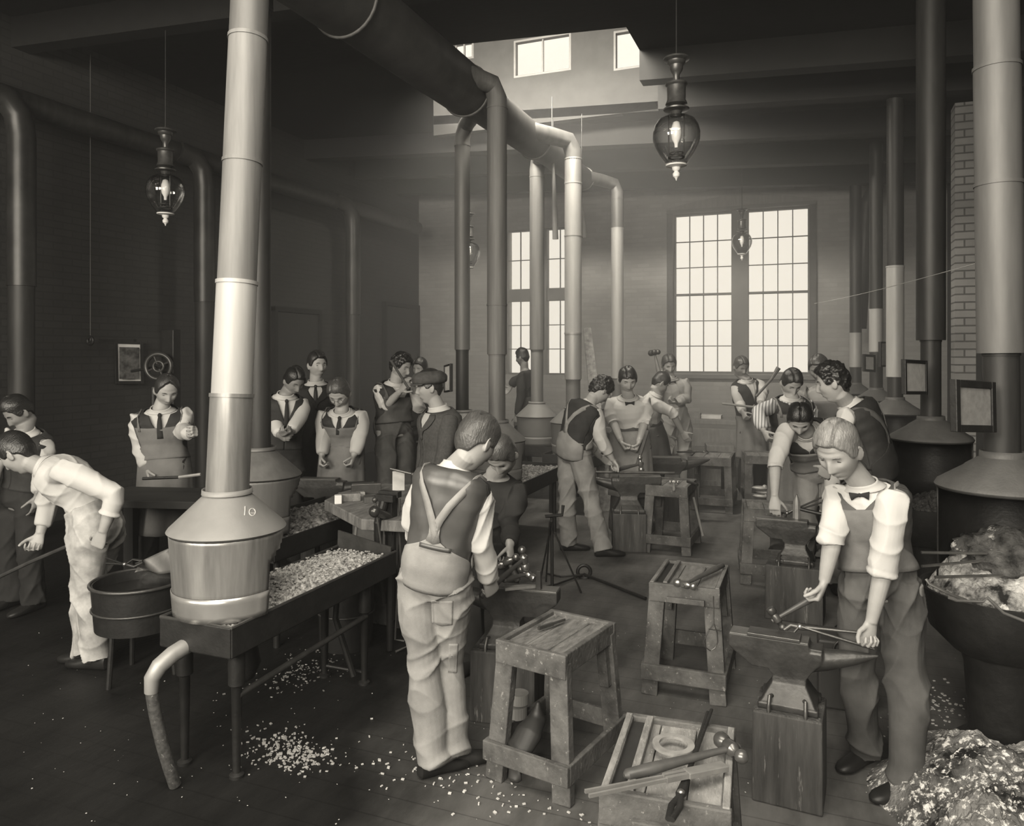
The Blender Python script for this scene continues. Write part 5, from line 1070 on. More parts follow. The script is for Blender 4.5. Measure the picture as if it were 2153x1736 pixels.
        if mustache:
            q = MB(); q.tube([HT(Vector((i * .009, face_y(i * .009, -.052) + .003, -.051 - .002 * abs(i)))) for i in (-3, -2, -1, 0, 1, 2, 3)], [(.002, .002)] + [(.006 * HS, .005)] * 5 + [(.002, .002)], 8); q.build('mustache', hair, root, org=base, smooth=True)
    if glasses:
        q = MB()
        for sx in (-1, 1): q.torus(HT(Vector((sx * .032, .088, .004))), .019 * HS, .0013 * HS, R3 @ Matrix.Rotation(PI / 2, 3, 'X'), 20, 6); q.tube([HT(Vector((sx * .051, .086, .006))), HT(Vector((sx * .078, .0, .006)))], .0013, 6)
        q.tube([HT(Vector((-.013, .09, .006))), HT(Vector((.013, .09, .006)))], .0013, 6); q.build('glasses', m_iron2, root, org=base)
    # ---------------- hair or cap
    def hfn(v):
        p = head_pt(v, feat=False); az = math.atan2(v.x, v.y); a = abs(az) / PI       # 0 front, 1 back
        if a < .28: hl = .067 - .02 * sm(.14, .28, a)
        elif a < .46: hl = .042 - .047 * sm(.28, .40, a)
        elif a < .60: hl = -.005 + .018 * math.sin(PI * (a - .46) / .14) * .6 - .01 * sm(.52, .6, a)
        else: hl = -.015 - .048 * sm(.6, .85, a)
        if hairstyle == 'fringe' and a < .30: hl -= .020 * (1 - abs(a - .12) / .2)
        if hairstyle == 'bald': hl += .028 * max(0, 1 - a * 2.6)
        k = sm(hl - .004, hl + .010, p.z)
        t = .011 + .009 * sm(.02, .1, p.z)
        if hairstyle in ('part', 'fringe'):
            xx = p.x - part_side * .022; g = math.exp(-(xx / .0035) ** 2) * (1 if p.z > .06 and v.y > -.55 else 0); t += .006 * math.exp(-((abs(xx) - .03) / .03) ** 2) * sm(.03, .09, p.z); t -= .008 * g
        if hairstyle == 'center':
            g = math.exp(-(p.x / .0035) ** 2) * (1 if p.z > .05 else 0); t += .008 * math.exp(-((abs(p.x) - .035) / .03) ** 2) * sm(.03, .08, p.z); t -= .008 * g
        if hairstyle == 'curly': t += .008 + .012 * noise.noise(Vector((p.x * 42, p.y * 42, p.z * 42))) + .006 * noise.noise(Vector((p.x * 90, p.y * 90, p.z * 90)))
        else:
            st_ = .35 * math.sin(az * 46 + 5 * noise.noise(Vector((p.x * 25, p.y * 25, p.z * 25)))) ; t += .0011 * st_ + .0035 * noise.noise(Vector((p.x * 22 + seed, p.y * 22, p.z * 22)))
        nrm = Vector((v.x / .0745, v.y / .094, v.z / .118)).normalized()
        return p + nrm * (t * k - .009 * (1 - k))
    q = MB(); grid_head(q, HT, hfn, 132, 90); q.build('hair', hair, root, org=base, smooth=True, fixn=False)
    if cap:
        q = MB()
        def cfn(v):
            p = head_pt(v, feat=False); k = sm(.018, .032, p.z); nrm = Vector((v.x, v.y, v.z)); t = .020 + .034 * math.sin(PI * min(1, max(0, (p.z - .012) / .10))) * (1 + .3 * noise.noise(v * 3)); q_ = p + nrm * (t * k - .02 * (1 - k)); q_.z = q_.z - .012 * k * max(0, v.z); return q_
        grid_head(q, HT, cfn, 80, 60); q.build('flat_cap', cap, root, org=base, smooth=True, fixn=False)
        q = MB(); V = [];
        for i in range(13):
            a = (-62 + 124 * i / 12) * PI / 180
            for rr in (.088, .128): V.append(HT(Vector((math.sin(a) * rr * .9, math.cos(a) * (rr + (.008 if rr > .1 else 0)), .040 - (.012 if rr > .1 else 0)))))
        q.add(V, [(2 * i, 2 * i + 1, 2 * i + 3, 2 * i + 2) for i in range(12)]); q.build('cap_peak', cap, root, org=base, solid=.006, smooth=True)
    # ---------------- shirt (or coat): trunk and sleeves in one surface
    b = MB(); b.loft([TO.ring(x, .008 if x > .45 else .001) for x in (.08, .14, .28, .42, .58, .74, .85, .92, .965, .985)])
    cuff = dict(full=1.0, rolled=.18, half=.0)[sleeve] if not isinstance(sleeve, dict) else None
    jo = []
    for k, sg in (('L', 1), ('R', -1)):
        s_, e, w_ = SH[k], A[k]['e'], A[k]['w']; t_, l_, f_ = TO.fr(.87); cf = cuff if cuff is not None else sleeve[k]
        end = e.lerp(w_, cf * .93) if cf > 0 else s_.lerp(e, .98)
        pts = [TO.c(.83) + l_ * sg * .105 * S, s_ - UP * .004, s_.lerp(e, .3), s_.lerp(e, .65), e]; rad = [.052, .064, .064, .062, .058]
        if cf > .3: pts += [e.lerp(end, .35), e.lerp(end, .7), e.lerp(end, .93), end]; rad += [.057, .053, .048, .035]
        elif cf > 0: pts += [e.lerp(end, .6), end]; rad += [.058, .052]
        b.tube(pts, [x * S for x in rad], 20); jo += [e, s_]
        if 0 < cf < .6: b.torus(end, .050 * S, .011 * S, ((end - e).normalized().to_track_quat('Z', 'Y').to_matrix()), 20, 8)
        if cf >= .6: b.tube([end.lerp(e, .0) - (w_ - e).normalized() * .05 * S, end], [.036 * S, .035 * S], 16)
    jn = [np.array((j - base)[:]) for j in jo]
    def smask(P):
        m_ = np.full(len(P), .55)
        for j in jn: m_ = m_ + .9 * np.exp(-((P - j) ** 2).sum(1) / .008)
        return m_
    skinned(b, 'coat' if coat else 'shirt', coat or shirt, root, base, vox, 4, .012 if not coat else .006, seed, smask)
    # ---------------- trousers
    b = MB(); b.loft([TO.ring(x, .014) for x in (-.13, -.06, .0, .12, .22, .31)]); jo = []
    for k, sg in (('L', 1), ('R', -1)):
        h_, kn, an = HP[k], K[k], AN[k]; hem = an - UP * .035
        b.tube([h_ + UP * .05, h_ - UP * .02, h_.lerp(kn, .35), h_.lerp(kn, .75), kn, kn.lerp(an, .3), kn.lerp(an, .7), hem], [(x * S, y * S) for x, y in ((.080, .095), (.094, .108), (.092, .100), (.080, .084), (.076, .080), (.078, .082), (.077, .080), (.078, .084))], 20, side=hlat); jo += [kn, h_, an]
    jn2 = [np.array((j - base)[:]) for j in jo]
    def tmask(P):
        m_ = np.full(len(P), .5)
        for j in jn2: m_ = m_ + .8 * np.exp(-((P - j) ** 2).sum(1) / .012)
        return m_
    skinned(b, 'trousers', overall or trousers, root, base, vox * 1.1, 4, .016, seed + 5, tmask)
    # ---------------- shoes
    if shoes:
        for k in ('L', 'R'):
            an, t = AN[k], TOE[k]; t = Vector((t.x, t.y, 0)).normalized(); g_ = Vector((an.x, an.y, 0)); l_ = UP.cross(t); rings = []
            for y, hw, z0, z1 in ((-.075, .018, .012, .05), (-.065, .032, .002, .085), (-.03, .038, 0, .10), (.02, .036, 0, .095), (.06, .040, 0, .07), (.11, .046, 0, .055), (.155, .042, 0, .048), (.185, .028, .004, .038), (.198, .010, .012, .026)):
                c = g_ + t * y * S; rings.append([c + l_ * (hw * S * math.copysign(abs(math.cos(2 * PI * j / 16)) ** .7, math.cos(2 * PI * j / 16))) + UP * ((z0 + z1) / 2 + (z1 - z0) / 2 * math.sin(2 * PI * j / 16)) * S for j in range(16)])
            q = MB(); q.loft(rings); q.build('shoe', m_shoe, root, org=base, smooth=True)
    # ---------------- grid garments laid over the trunk
    def panel(name, m, us, a0f, a1f, off, n=24, solid=.008, amp=.0, **k):
        q = MB(); V = []; F = []
        for i, uu in enumerate(us):
            for j in range(n + 1):
                a = a0f(uu) + (a1f(uu) - a0f(uu)) * j / n; V.append(TO.pt(uu, a, off(uu) if callable(off) else off))
        for i in range(len(us) - 1):
            for j in range(n): F.append((i * (n + 1) + j, i * (n + 1) + j + 1, (i + 1) * (n + 1) + j + 1, (i + 1) * (n + 1) + j))
        q.add(V, F); me = q.mesh(name, base)
        if amp: displace(me, lambda P: folds(P, amp, seed + 3))
        me.materials.append(m); smooth_by(me, 60); o = bpy.data.objects.new(name, me); COL.objects.link(o); o.parent = root; md = o.modifiers.new('thickness', 'SOLIDIFY'); md.thickness = solid; md.offset = 0
        return o
    lin = lambda a, b, n: [a + (b - a) * i / n for i in range(n + 1)]
    if vest or coat:
        vm_ = vest or coat; v0 = .16
        def vn(uu): return math.degrees(math.asin(min(.95, (.004 + .046 * sm(vneck, .99, uu)) / TO.rad(uu)[0]))) if uu > vneck else .8
        us = lin(v0, .99, 26)
        off = lambda uu: .021 + .012 * sm(.75, .93, uu)
        if vest: panel('vest_front', vm_, us, lambda x: vn(x), lambda x: 100, off, amp=.004); panel('vest_front', vm_, us, lambda x: -100, lambda x: -vn(x), off, amp=.004); panel('vest_back', vback or vm_, us, lambda x: 98, lambda x: 262, off, amp=.007)
        else:
            us = lin(-.35, .99, 34); cn = lambda x: (3 + 20 * sm(.74, .99, x)) if x > .74 else -4
            panel('shirt_front', m_shirt, lin(vneck if vneck > .6 else .72, .975, 8), lambda x: -26, lambda x: 26, .022, n=10); panel('coat_body', vm_, us, lambda x: cn(x), lambda x: 360 - cn(x), lambda x: .028 + .03 * max(0, .1 - x), n=72, amp=.005)
            panel('coat_lapel', vm_, lin(.6, .97, 8), lambda x: cn(x) + 1, lambda x: cn(x) + 4 + 16 * sm(.6, .85, x), .04, solid=.01); panel('coat_lapel', vm_, lin(.6, .97, 8), lambda x: -cn(x) - 4 - 16 * sm(.6, .85, x), lambda x: -cn(x) - 1, .04, solid=.01)
    bibm = bib or overall
    if bibm and (bib or overall != 'x'):
        wd = 52
        if not (overall and not bib and strap == 'backonly'):
            panel('bib', bibm, lin(.16, bibtop, 16), lambda x: -wd - 40 * sm(.42, .2, x) , lambda x: wd + 40 * sm(.42, .2, x), .03, amp=.006, solid=.006)
        # straps
        def ribbon(name, path, wd_, m, off=.033):
            q = MB(); C_ = [TO.pt(a_, b_, off) for a_, b_ in path]; V = []; F = []
            for i in range(len(C_)):
                t = (C_[min(i + 1, len(C_) - 1)] - C_[max(i - 1, 0)]).normalized(); nn = (C_[i] - TO.c(path[i][0])); nn = (nn - t * nn.dot(t)).normalized(); s2 = t.cross(nn); V += [C_[i] - s2 * wd_ / 2, C_[i] + s2 * wd_ / 2]
            for i in range(len(C_) - 1): F.append((2 * i, 2 * i + 1, 2 * i + 3, 2 * i + 2))
            q.add(V, F); o = q.build(name, m, root, org=base, solid=.005, smooth=True)
        for sg in (-1, 1):
            path = [(.72, 42 * sg), (.80, 42 * sg), (.88, 45 * sg), (.94, 58 * sg), (.968, 90 * sg), (.95, 118 * sg), (.90, 138 * sg), (.82, 150 * sg), (.72, 160 * sg), (.6, 171 * sg), (.48, 180 * sg)]
            if overall: path = path[:-3] + [(.70, 163 * sg), (.58, 173 * sg), (.48, 180 * sg), (.38, (186) * sg)]
            ribbon('suspender_strap', path, .036 * S, strap if strap and strap != 'backonly' else bibm)
        if overall:      # the rising back piece of bib overalls
            panel('overall_back', overall, lin(-.04, .56, 18), lambda x: 180 - (9 + 70 * sm(.42, .20, x)), lambda x: 180 + (9 + 70 * sm(.42, .20, x)), lambda x: .019 + .012 * sm(.0, .3, x), amp=.004, solid=.006)
    if apron:
        q = MB(); V = []; F = []; n = 30; rows = 16; kz = (K['L'] + K['R']) / 2; hipc = TO.c(0)
        for i in range(rows + 1):
            t = i / rows; k_ = t * apron_len
            for j in range(n + 1):
                a = math.radians(-108 + 216 * j / n)
                if i == 0: V.append(TO.pt(.24, math.degrees(a), .026))
                else:
                    c = TO.c(.24).lerp(hipc, min(1, k_ / .12)) if k_ < .12 else hipc.lerp(kz, min(1.25, (k_ - .12) / .40)); R1 = .175 + .03 * t; R2 = .135 + .06 * t
                    t_, l_, f_ = TO.fr(.0); wv = .010 * math.sin(a * 7 + seed) * t + .006 * math.sin(a * 13 + 2 * seed + t * 3) * t
                    V.append(Vector((c.x, c.y, c.z)) + hf * ((R2 + wv) * math.cos(a) * S) + hlat * ((R1 + wv) * math.sin(a) * S))
        for i in range(rows):
            for j in range(n): F.append((i * (n + 1) + j, i * (n + 1) + j + 1, (i + 1) * (n + 1) + j + 1, (i + 1) * (n + 1) + j))
        q.add(V, F); q.build('apron_skirt', apron, root, org=base, smooth=True, solid=.007, fixn=False)
    # ---------------- collar, tie
    if collar:
        q = MB(); rings = []
        for uu, o_, dz in ((.985, .012, 0), (1.0, .010, .008), (1.035, .008, .022), (1.055, .010, .030)):
            ring = []
            for j in range(28):
                a = 360 * j / 28; ring.append(TO.pt(uu, a, o_, 2.0))
            rings.append(ring)
        q.loft(rings, cap=False); q.build('collar', m_shirt if shirt is not m_shirtd else shirt, root, org=base, smooth=True, solid=.006)
    if tie:
        q = MB(); us = lin(vneck + .02, .97, 6)
        if not bow:
            V = []; F = []
            for i, uu in enumerate(us):
                w_ = 6.5 - 2.5 * i / 6
                for a in (-w_, 0, w_): V.append(TO.pt(uu, a, .030))
            for i in range(len(us) - 1):
                for j in range(2): F.append((i * 3 + j, i * 3 + j + 1, (i + 1) * 3 + j + 1, (i + 1) * 3 + j))
            q.add(V, F); q.build('necktie', tie, root, org=base, smooth=True, solid=.008)
            q = MB(); q.ell(TO.pt(.985, 0, .022), (.015 * S, .013 * S, .017 * S)); q.build('tie_knot', tie, root, org=base, smooth=True)
        else:
            c = TO.pt(.985, 0, .026); l_ = TO.fr(.9)[1]
            for sg in (-1, 1): q.tube([c, c + l_ * sg * .018 * S, c + l_ * sg * .040 * S - UP * .004], [(.006 * S, .005), (.010 * S, .007), (.019 * S, .006)], 10, side=UP)
            q.ell(c, (.009 * S,) * 3); q.build('bow_tie', tie, root, org=base, smooth=True)
    for k in ('L', 'R'):
        la, lf = (A[k]['e'] - SH[k]).length, (A[k]['w'] - A[k]['e']).length
        if abs(la - .285 * S) > .07 or abs(lf - .25 * S) > .07: print('ARM', label[:30], k, round(la, 2), round(lf, 2))
    ll = (HP['L'] - K['L']).length, (K['L'] - AN['L']).length; print('P', label[:34], 'torso %.2f head %.2f-%.2f legs %.2f %.2f lat %.2f' % ((nb - pc).length, (hc - nb).length, hc.z, ll[0], ll[1], (SH['L'] - SH['R']).length))
    return root, TO, HT
N_, B_, D_ = m_vest, m_hairb, m_hair
# 1 fair boy at the near anvil
person('person with parted fair hair and dark bib apron hammering at the near anvil', 3.06, (1764, 950), -52, 32, (1815, 1022, .06), (1850, 1228, .05), -38,
  dict(R=dict(e=(1752, 1128, .0), w=(1733, 1222, .0), h=(1719, 1262, .0), curl=62, tc=40, th=(-.5, .2, -1), pn=(-.6, -.3, -.3)), L=dict(e=(1862, 1178, -.12), w=(1832, 1308, -.12), h=(1820, 1350, -.12), curl=70, tc=40, th=(-1, .1, -.1), pn=(0, 0, -1))),
  legs=dict(R=dict(k=(1800, 1408, .08), a=(1820, 1560), t=-60), L=dict(k=(1905, 1445, -.0), a=(1905, 1624), t=-70)), hyaw=-30, S=.90, fat=.93, hscale=1.13, sox=dict(R=(1758, 1040, .12), L=(1878, 1052, -.08)),
  shirt=m_shirt, vest=m_dend, bib=m_denf, strap=m_denl, trousers=m_dend, tie=m_dark, bow=True, hair=m_hairl, hairstyle='part', sleeve=dict(L=.22, R=.12), vox=.0052, seed=3, bend=.02, part_side=-1, bibtop=.86, vneck=.8)
P_ONE = bpy.data.objects['person']
# 2 boy in pale overalls seen from behind
P_TWO = person('person in pale bib overalls and a satin-backed vest seen from behind, holding a hammer', 3.27, (1000, 932), 138, 32, (958, 985, .0), (916, 1212, .0), 162,
  dict(L=dict(e=(869, 1098, .08), w=(890, 1150, .22), h=(900, 1165, .28), curl=50), R=dict(e=(1012, 1140, -.02), w=(1027, 1222, .08), h=(1038, 1252, .14), curl=70, tc=40, th=(.6, .6, .2), pn=(-.3, .1, .8))),
  legs=dict(L=dict(k=(890, 1400, -.03), a=(912, 1583), t=120), R=dict(k=(940, 1392, .05), a=(950, 1568), t=110)), hyaw=170, S=.93, fat=.92, hscale=1.10, sox=dict(L=(893, 1030, .05), R=(1008, 1040, -.03)),
  vest=m_vest, vback=m_vests, overall=m_denl, hair=m_hairm, hairstyle='part', vox=.0052, seed=8, bend=.02)
# 3 sweater boy
person('person in a dark sweater bending over the hammers, sleek parted hair seen from above', 4.05, (1056, 958), -28, 52, (1040, 1000, .12), (1030, 1190, .18), -20,
  dict(L=dict(e=(1072, 1095, .02), w=(1072, 1146, -.16), h=(1074, 1172, -.2), curl=60, tc=40, pn=(-1, 0, 0)), R=dict(e=(1000, 1100, .1), w=(1010, 1180, -.1), h=(1015, 1200, -.15), curl=40)),
  S=.92, hscale=1.06, shirt=m_dark, collar=False, trousers=m_dark, hair=m_hairm, hairstyle='center', vox=.0065, seed=4)
# 4 stooping boy in white at the left
person('person in a white smock and soiled trousers stooping at the left, holding a long shaft', 4.3, (38, 955), -92, 38, (96, 985, .03), (203, 1112, .03), -92,
  dict(L=dict(e=(244, 1040, -.18), w=(216, 1118, -.20), h=(204, 1148, -.20), curl=70, tc=40, th=(-1, .2, 0)), R=dict(e=(101, 1066, .16), w=(84, 1122, .1), h=(68, 1165, .06), curl=60, tc=40, th=(-1, -.2, -.3))),
  legs=dict(L=dict(k=(186, 1242, -.03), a=(204, 1372), t=-100), R=dict(k=(182, 1245, .1), a=(186, 1362), t=-100)), hyaw=-95, S=.98, bend=.07, hscale=1.03, sox=dict(L=(140, 990, -.14), R=(108, 1005, .18)),
  shirt=m_dirty if False else m_shirt, trousers=m_dirty, hair=m_hairb, hairstyle='part', sleeve=dict(L=.55, R=.8), vox=.0065, seed=6)
# 5 boy behind him
person('person in a dark vest and white shirt behind the stooping boy at the left edge', 5.2, (40, 868), -35, 38, (52, 910, .0), (50, 1050, .05), -20,
  dict(L=dict(e=(92, 985, .0), w=(80, 1040, -.1), h=(78, 1060, -.1)), R=dict(e=(-5, 960, -.05), w=(-20, 1020, -.1), h=(-22, 1040, -.1))), S=.98, vest=m_vest, trousers=m_dark, hair=m_hairb, skin=m_skind, vox=.009, seed=2, tie=m_dark)
# 6 balding man
person('person with receding hair, white sleeves and grey apron standing behind the dark bench', 5.6, (350, 822), 38, 30, (338, 862, .02), (346, 985, .05), 18,
  dict(R=dict(e=(294, 938, .0), w=(309, 984, -.06), h=(316, 1010, -.08), curl=35, tc=20), L=dict(e=(382, 905, -.02), w=(400, 912, -.24), h=(415, 905, -.3), curl=60, tc=30, th=(0, 1, 0))), S=1.0, fat=1.03,
  vest=m_vest, bib=m_denm, apron=m_denm, trousers=m_dark, hair=m_hair, hairstyle='bald', tie=m_dark, vox=.008, seed=9)
# 7 tall man at the back
person('tall person in a dark apron and necktie looking aside behind the others', 6.9, (667, 769), 42, 2, (664, 806, .0), (668, 935, .0), 12,
  dict(R=dict(e=(634, 862, .02), w=(636, 920, -.03), h=(638, 940, -.03)), L=dict(e=(702, 860, .02), w=(700, 920, .0), h=(700, 940, .0))), S=1.02, coat=m_dark, apron=m_dark, trousers=m_dark, tie=m_lash, vneck=.66, vox=.009, seed=5)
# 8 boy in dark vest peering down
person('person in a dark vest with one white sleeve forward, bending beside the bright near pipe', 6.2, (618, 802), 48, 35, (600, 833, .0), (592, 965, .05), 25,
  dict(L=dict(e=(632, 876, -.05), w=(612, 908, -.22), h=(600, 912, -.28), curl=50, tc=30), R=dict(e=(575, 880, .0), w=(588, 915, -.2), h=(598, 918, -.25), curl=50)), S=.98, vest=m_vest, trousers=m_dark, hair=m_hairb, skin=m_skind, tie=m_dark, vox=.009, seed=7, shirt=m_shirtg)
# 9 boy with glasses
person('person with glasses in white shirt, dark vest and grey bib apron at the dark anvil', 6.35, (714, 829), -8, 38, (718, 866, .03), (719, 952, .10), 0,
  dict(R=dict(e=(680, 912, .0), w=(677, 958, -.1), h=(674, 982, -.15), curl=60, tc=40), L=dict(e=(758, 914, -.0), w=(744, 958, -.1), h=(738, 982, -.15), curl=60, tc=40)), S=1.04, hscale=1.06,
  vest=m_vest, bib=m_denm, apron=m_denm, trousers=m_dend, tie=m_dark, glasses=True, hair=m_hairm, hairstyle='part', vox=.0075, seed=11, apron_len=.62)
# 10 boy in bib overalls, arms raised
person('person in grey bib overalls raising both forearms, standing behind the capped man', 6.7, (843, 772), 62, 18, (832, 806, .0), (829, 905, .02), 40,
  dict(R=dict(e=(811, 854, -.08), w=(842, 822, -.22), h=(852, 808, -.26), curl=60, tc=40), L=dict(e=(882, 858, .04), w=(868, 812, -.08), h=(862, 795, -.12), curl=60, tc=40)), S=1.0,
  vest=m_vest, overall=m_dend, shirt=m_shirtg, hair=m_hairb, hairstyle='curly', vox=.008, seed=12, sleeve=dict(L=.8, R=.1))
rod('tool_shaft', 'dark shaft raised to the shoulder of the boy in grey overalls', [W(822, 758, 6.5), W(860, 818, 6.35)], .011, m_handle, cat='shaft')
# 11 man in cap and tweed coat
person('person in a round cloth cap, high white collar and tweed coat, watching in profile', 5.65, (903, 815), -78, 4, (921, 860, .02), (918, 1010, .02), -58,
  dict(L=dict(e=(932, 962, -.20), w=(918, 1030, -.22), h=(912, 1060, -.22)), R=dict(e=(893, 955, .1), w=(886, 1020, .1), h=(882, 1045, .1))), S=1.04, coat=m_coat, shirt=m_shirt, trousers=m_dark, cap=mat('cap_cloth', .075, .05, rough=.9, scale=50, bump=.1, bscale=200), hair=m_hair, hairstyle='part', vox=.008, seed=13)
# 12 half hidden figure behind the cap
person('person half hidden behind the cloth cap of the watching man', 8.6, (884, 776), -30, 10, (884, 808, .0), (886, 915, .0), -10, {}, S=1.0, vest=m_dark, shirt=m_shirtg, trousers=m_dark, hair=m_hairb, vox=.011, seed=14, skin=m_skind)
# 13 silhouette
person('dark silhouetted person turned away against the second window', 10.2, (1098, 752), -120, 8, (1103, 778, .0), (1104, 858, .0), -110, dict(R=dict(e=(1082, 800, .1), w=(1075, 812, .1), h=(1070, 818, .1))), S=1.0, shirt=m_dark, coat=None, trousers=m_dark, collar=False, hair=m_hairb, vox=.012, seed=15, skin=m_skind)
# 14 overalls boy in the aisle
person('person in pale loose overalls leaning over the middle anvil with crossed straps', 6.75, (1262, 822), 118, 42, (1238, 852, .0), (1208, 950, .0), 128,
  dict(R=dict(e=(1264, 922, -.12), w=(1288, 966, -.06), h=(1302, 988, -.02), curl=65, tc=40, th=(.3, .3, -1), pn=(-.5, -.5, 0)), L=dict(e=(1225, 925, .22), w=(1262, 960, .28), h=(1280, 972, .3))),
  legs=dict(L=dict(k=(1192, 1045, .02), a=(1195, 1136), t=95), R=dict(k=(1240, 1046, -.05), a=(1268, 1148), t=95)), hyaw=120, S=1.0, hscale=1.06, bend=.05, sox=dict(R=(1252, 868, -.12), L=(1205, 870, .12)),
  vest=m_vest, vback=m_vest, overall=m_denl, hair=m_hair, hairstyle='curly', vox=.007, seed=16, sleeve=dict(L=.7, R=.75))
# 15 bow-tied man
person('person with a bow tie in white shirt and pale apron, leaning on the middle anvil', 7.3, (1319, 801), 5, 22, (1321, 836, .0), (1325, 925, .08), 0,
  dict(R=dict(e=(1287, 882, -.0), w=(1306, 928, -.16), h=(1316, 948, -.2), curl=70, tc=40, th=(0, 0, -1)), L=dict(e=(1356, 886, .0), w=(1343, 930, -.16), h=(1336, 950, -.2), curl=70, tc=40, th=(0, 0, -1))), S=1.07,
  apron=m_denl, trousers=m_dend, tie=m_dark, bow=True, hair=m_hair, hairstyle='fringe', vox=.0075, seed=17, sleeve='rolled', apron_len=.6)
# 16 boy reaching right
person('person in a white shirt reaching out over the far anvil, head bowed away', 8.45, (1388, 806), 100, 35, (1380, 830, .0), (1373, 915, .05), 70,
  dict(R=dict(e=(1414, 868, -.12), w=(1434, 908, -.1), h=(1443, 922, -.1), curl=20), L=dict(e=(1380, 885, .2), w=(1400, 915, .2), h=(1408, 925, .2))), S=1.02, apron=m_dend, trousers=m_dend, hair=m_hair, vox=.0085, seed=18, sleeve='rolled', bend=.05)
# 17 man with raised hammer
person('person in a pale work shirt raising a hammer in front of the tall window', 9.4, (1406, 768), 5, 24, (1410, 797, .0), (1420, 885, .02), 0,
  dict(R=dict(e=(1386, 836, -.05), w=(1386, 796, -.16), h=(1384, 778, -.18), curl=70, tc=40, th=(0, 1, 0)), L=dict(e=(1443, 838, -.03), w=(1424, 846, -.22), h=(1415, 846, -.24), curl=50)), S=1.09, shirt=m_shirtd, trousers=m_shirtd, tie=m_dark, bow=True, hair=m_hairm, vox=.009, seed=19)
hammer(W(1376, 741, 9.2), RT * .4 - FW, W(1387, 792, 9.2), 'raised hammer held up beside the tall window', s=1.9, mh=m_handlel, mhead=m_iron2)
# 18 man in vest leaning, long tools
person('person in dark vest and white shirt leaning at the foot of the tall window', 9.6, (1557, 772), 20, 24, (1570, 800, .0), (1580, 890, .1), 20,
  dict(L=dict(e=(1606, 822, -.1), w=(1598, 848, -.3), h=(1592, 858, -.32), curl=60), R=dict(e=(1556, 848, -.05), w=(1562, 866, -.2), h=(1566, 876, -.25), curl=60)), S=1.08, vest=m_vest, apron=m_denm, trousers=m_dark, hair=m_hairm, vox=.009, seed=20, skin=m_skind)
rod('sledge_shaft', 'slanting dark sledge shaft in front of the tall window\'s right sash', [W(1590, 833, 9.2), W(1622, 797, 9.2), W(1637, 773, 9.2)], [.016, .016, .03], m_handle, cat='shaft')
rod('work_bar', 'long pale iron bar held level before the tall window', [W(1518, 848, 9.2), W(1624, 860, 9.2)], .014, m_zinc, cat='bar')
# 19 boy in striped shirt
person('person in a striped shirt, dark vest and bib apron bowing his head by the window', 6.5, (1663, 806), 8, 40, (1665, 838, .0), (1664, 945, .05), 5,
  dict(R=dict(e=(1594, 866, -.15), w=(1606, 905, -.25), h=(1612, 918, -.28), curl=60), L=dict(e=(1708, 895, .0), w=(1712, 950, -.05), h=(1712, 965, -.05))), S=1.0, hscale=1.03, vest=m_vest, bib=m_denm, apron=m_denm, trousers=m_dend, shirt=m_stripe, vneck=.84, hair=m_hair, hairstyle='part', vox=.008, seed=21)
# 20 bending boy
person('person with sleek centre-parted hair bending down with one bare forearm onto his anvil', 5.35, (1681, 882), -18, 50, (1695, 908, .12), (1718, 990, .35), -15,
  dict(R=dict(e=(1630, 976, -.05), w=(1629, 1044, -.16), h=(1629, 1070, -.18), curl=30, tc=20, th=(1, 0, -.5), pn=(0, 0, 1)), L=dict(e=(1752, 985, .0), w=(1745, 1060, -.1), h=(1742, 1080, -.12), curl=60)), hyaw=-10, S=1.0, hscale=1.02, bend=.05,
  legs=dict(R=dict(k=(1690, 1080, .3), t=-20), L=dict(k=(1742, 1080, .3), t=-20)) if False else None, vest=m_vest, bib=m_denm, trousers=m_denl, vneck=.84, hair=m_hairb, hairstyle='center', vox=.007, seed=22, sleeve=dict(R=.1, L=.7), sox=dict(R=(1652, 905, .05)))
# 21 curly boy seen from behind
person('person with curly dark hair in a black vest turned away behind the fair boy', 4.75, (1750, 806), -112, 14, (1785, 852, .04), (1835, 990, .05), -128,
  dict(L=dict(e=(1765, 930, -.12), w=(1740, 980, -.05), h=(1732, 1000, .0)), R=dict(e=(1852, 950, .15), w=(1845, 1010, .25), h=(1843, 1030, .25))), S=1.0, hscale=1.02, vest=m_vest, overall=m_dark, strap=m_dend, hair=m_hairb, hairstyle='curly', vox=.007, seed=23, sox=dict(L=(1778, 880, -.12)))
# 22 far man in sweater
person('person with light sweater partly hidden behind the curly-haired boy, facing down', 6.9, (1722, 776), -40, 25, (1730, 812, .0), (1735, 930, .0), -20, {}, S=1.03, shirt=m_shirtd, trousers=m_denm, hair=m_hairm, collar=False, vox=.009, seed=24, bib=m_denm, skin=m_skind)
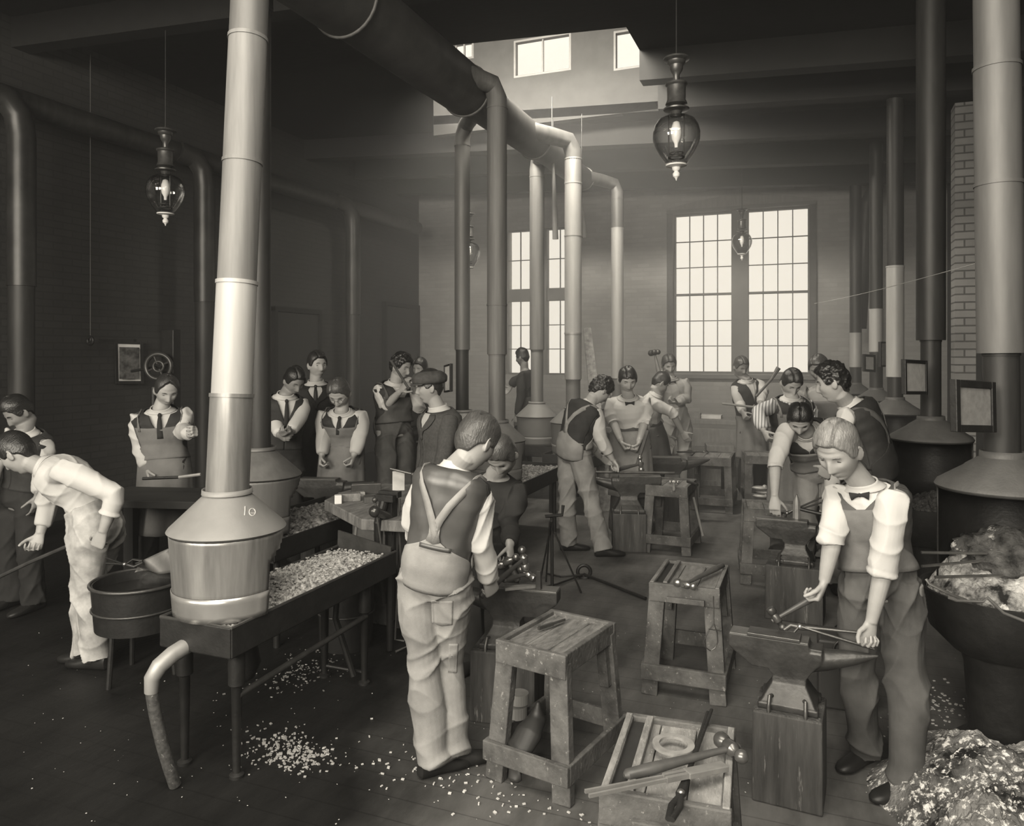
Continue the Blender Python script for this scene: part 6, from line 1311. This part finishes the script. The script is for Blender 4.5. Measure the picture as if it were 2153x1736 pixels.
# ================================================================ sewn pockets, buckle strap, buttons
from mathutils.bvhtree import BVHTree
root2, TO2, _ = P_TWO
tr = [o for o in root2.children if o.name.startswith('trousers')][0]
bv = BVHTree.FromPolygons([v.co + root2.location for v in tr.data.vertices], [tuple(p.vertices) for p in tr.data.polygons])
def patch(name, quad, m, parent, off=.004, n=12, th=.003):
    q = MB(); V = []; ok = True; o = Vector((0, 0, H))
    for i in range(n + 1):
        for j in range(n + 1):
            a, b = i / n, j / n; px = (quad[0][0] * (1 - a) + quad[1][0] * a) * (1 - b) + (quad[3][0] * (1 - a) + quad[2][0] * a) * b; py = (quad[0][1] * (1 - a) + quad[1][1] * a) * (1 - b) + (quad[3][1] * (1 - a) + quad[2][1] * a) * b
            if quad[4:] and b > .99: py += 5 * (1 - abs(2 * a - 1))
            d = (W(px, py, 1) - o).normalized(); h = bv.ray_cast(o, d)
            if h[0] is None: return
            V.append(h[0] + h[1] * off)
    q.add(V, [(i * (n + 1) + j, (i + 1) * (n + 1) + j, (i + 1) * (n + 1) + j + 1, i * (n + 1) + j + 1) for i in range(n) for j in range(n)])
    q.build(name, m, parent, org=root2.location, solid=th, smooth=True)
patch('hip_pocket', [(906, 1262), (952, 1262), (951, 1312), (907, 1308), 1], m_denl, root2)
patch('leg_pocket', [(944, 1352), (962, 1352), (959, 1414), (942, 1412)], m_denl, root2)
q = MB(); V = []
for i in range(13):
    a = 160 + 50 * i / 12
    for uu in (.33, .365): V.append(TO2.pt(uu, a, .040))
q.add(V, [(2 * i, 2 * i + 1, 2 * i + 3, 2 * i + 2) for i in range(12)]); q.build('buckle_strap', m_vests, root2, org=root2.location, solid=.004, smooth=True)
# dark clinker lump behind the pale ash of the nearest right forge
c = Vector((R1.location.x + .05, R1.location.y + .06, .70)); r = thing('clinker_lump', 'big dark clinker lump rising from the nearest right forge fire', 'clinker', c); mb = MB(); n, m = 70, 40; V = []; F = []
for i in range(m + 1):
    ph = PI * i / m
    for j in range(n):
        a = 2 * PI * j / n; v = Vector((math.sin(ph) * math.cos(a), math.sin(ph) * math.sin(a), math.cos(ph))); k = 1 + .22 * noise.noise(v * 2.3) + .10 * noise.noise(v * 7) + .05 * noise.noise(v * 17)
        V.append(Vector((v.x * .23 * k, v.y * .19 * k, .10 + v.z * .16 * k)))
for i in range(m):
    for j in range(n): F.append((i * n + j, i * n + (j + 1) % n, (i + 1) * n + (j + 1) % n, (i + 1) * n + j))
mb.add(V, F); mb.build('lump_body', mat('clinker_rock', .13, .012, rough=.85, scale=14, contrast=.4, detail=10, bump=1, bscale=60, wear=(.6, 16, .6)), r, smooth=True, fixn=True)
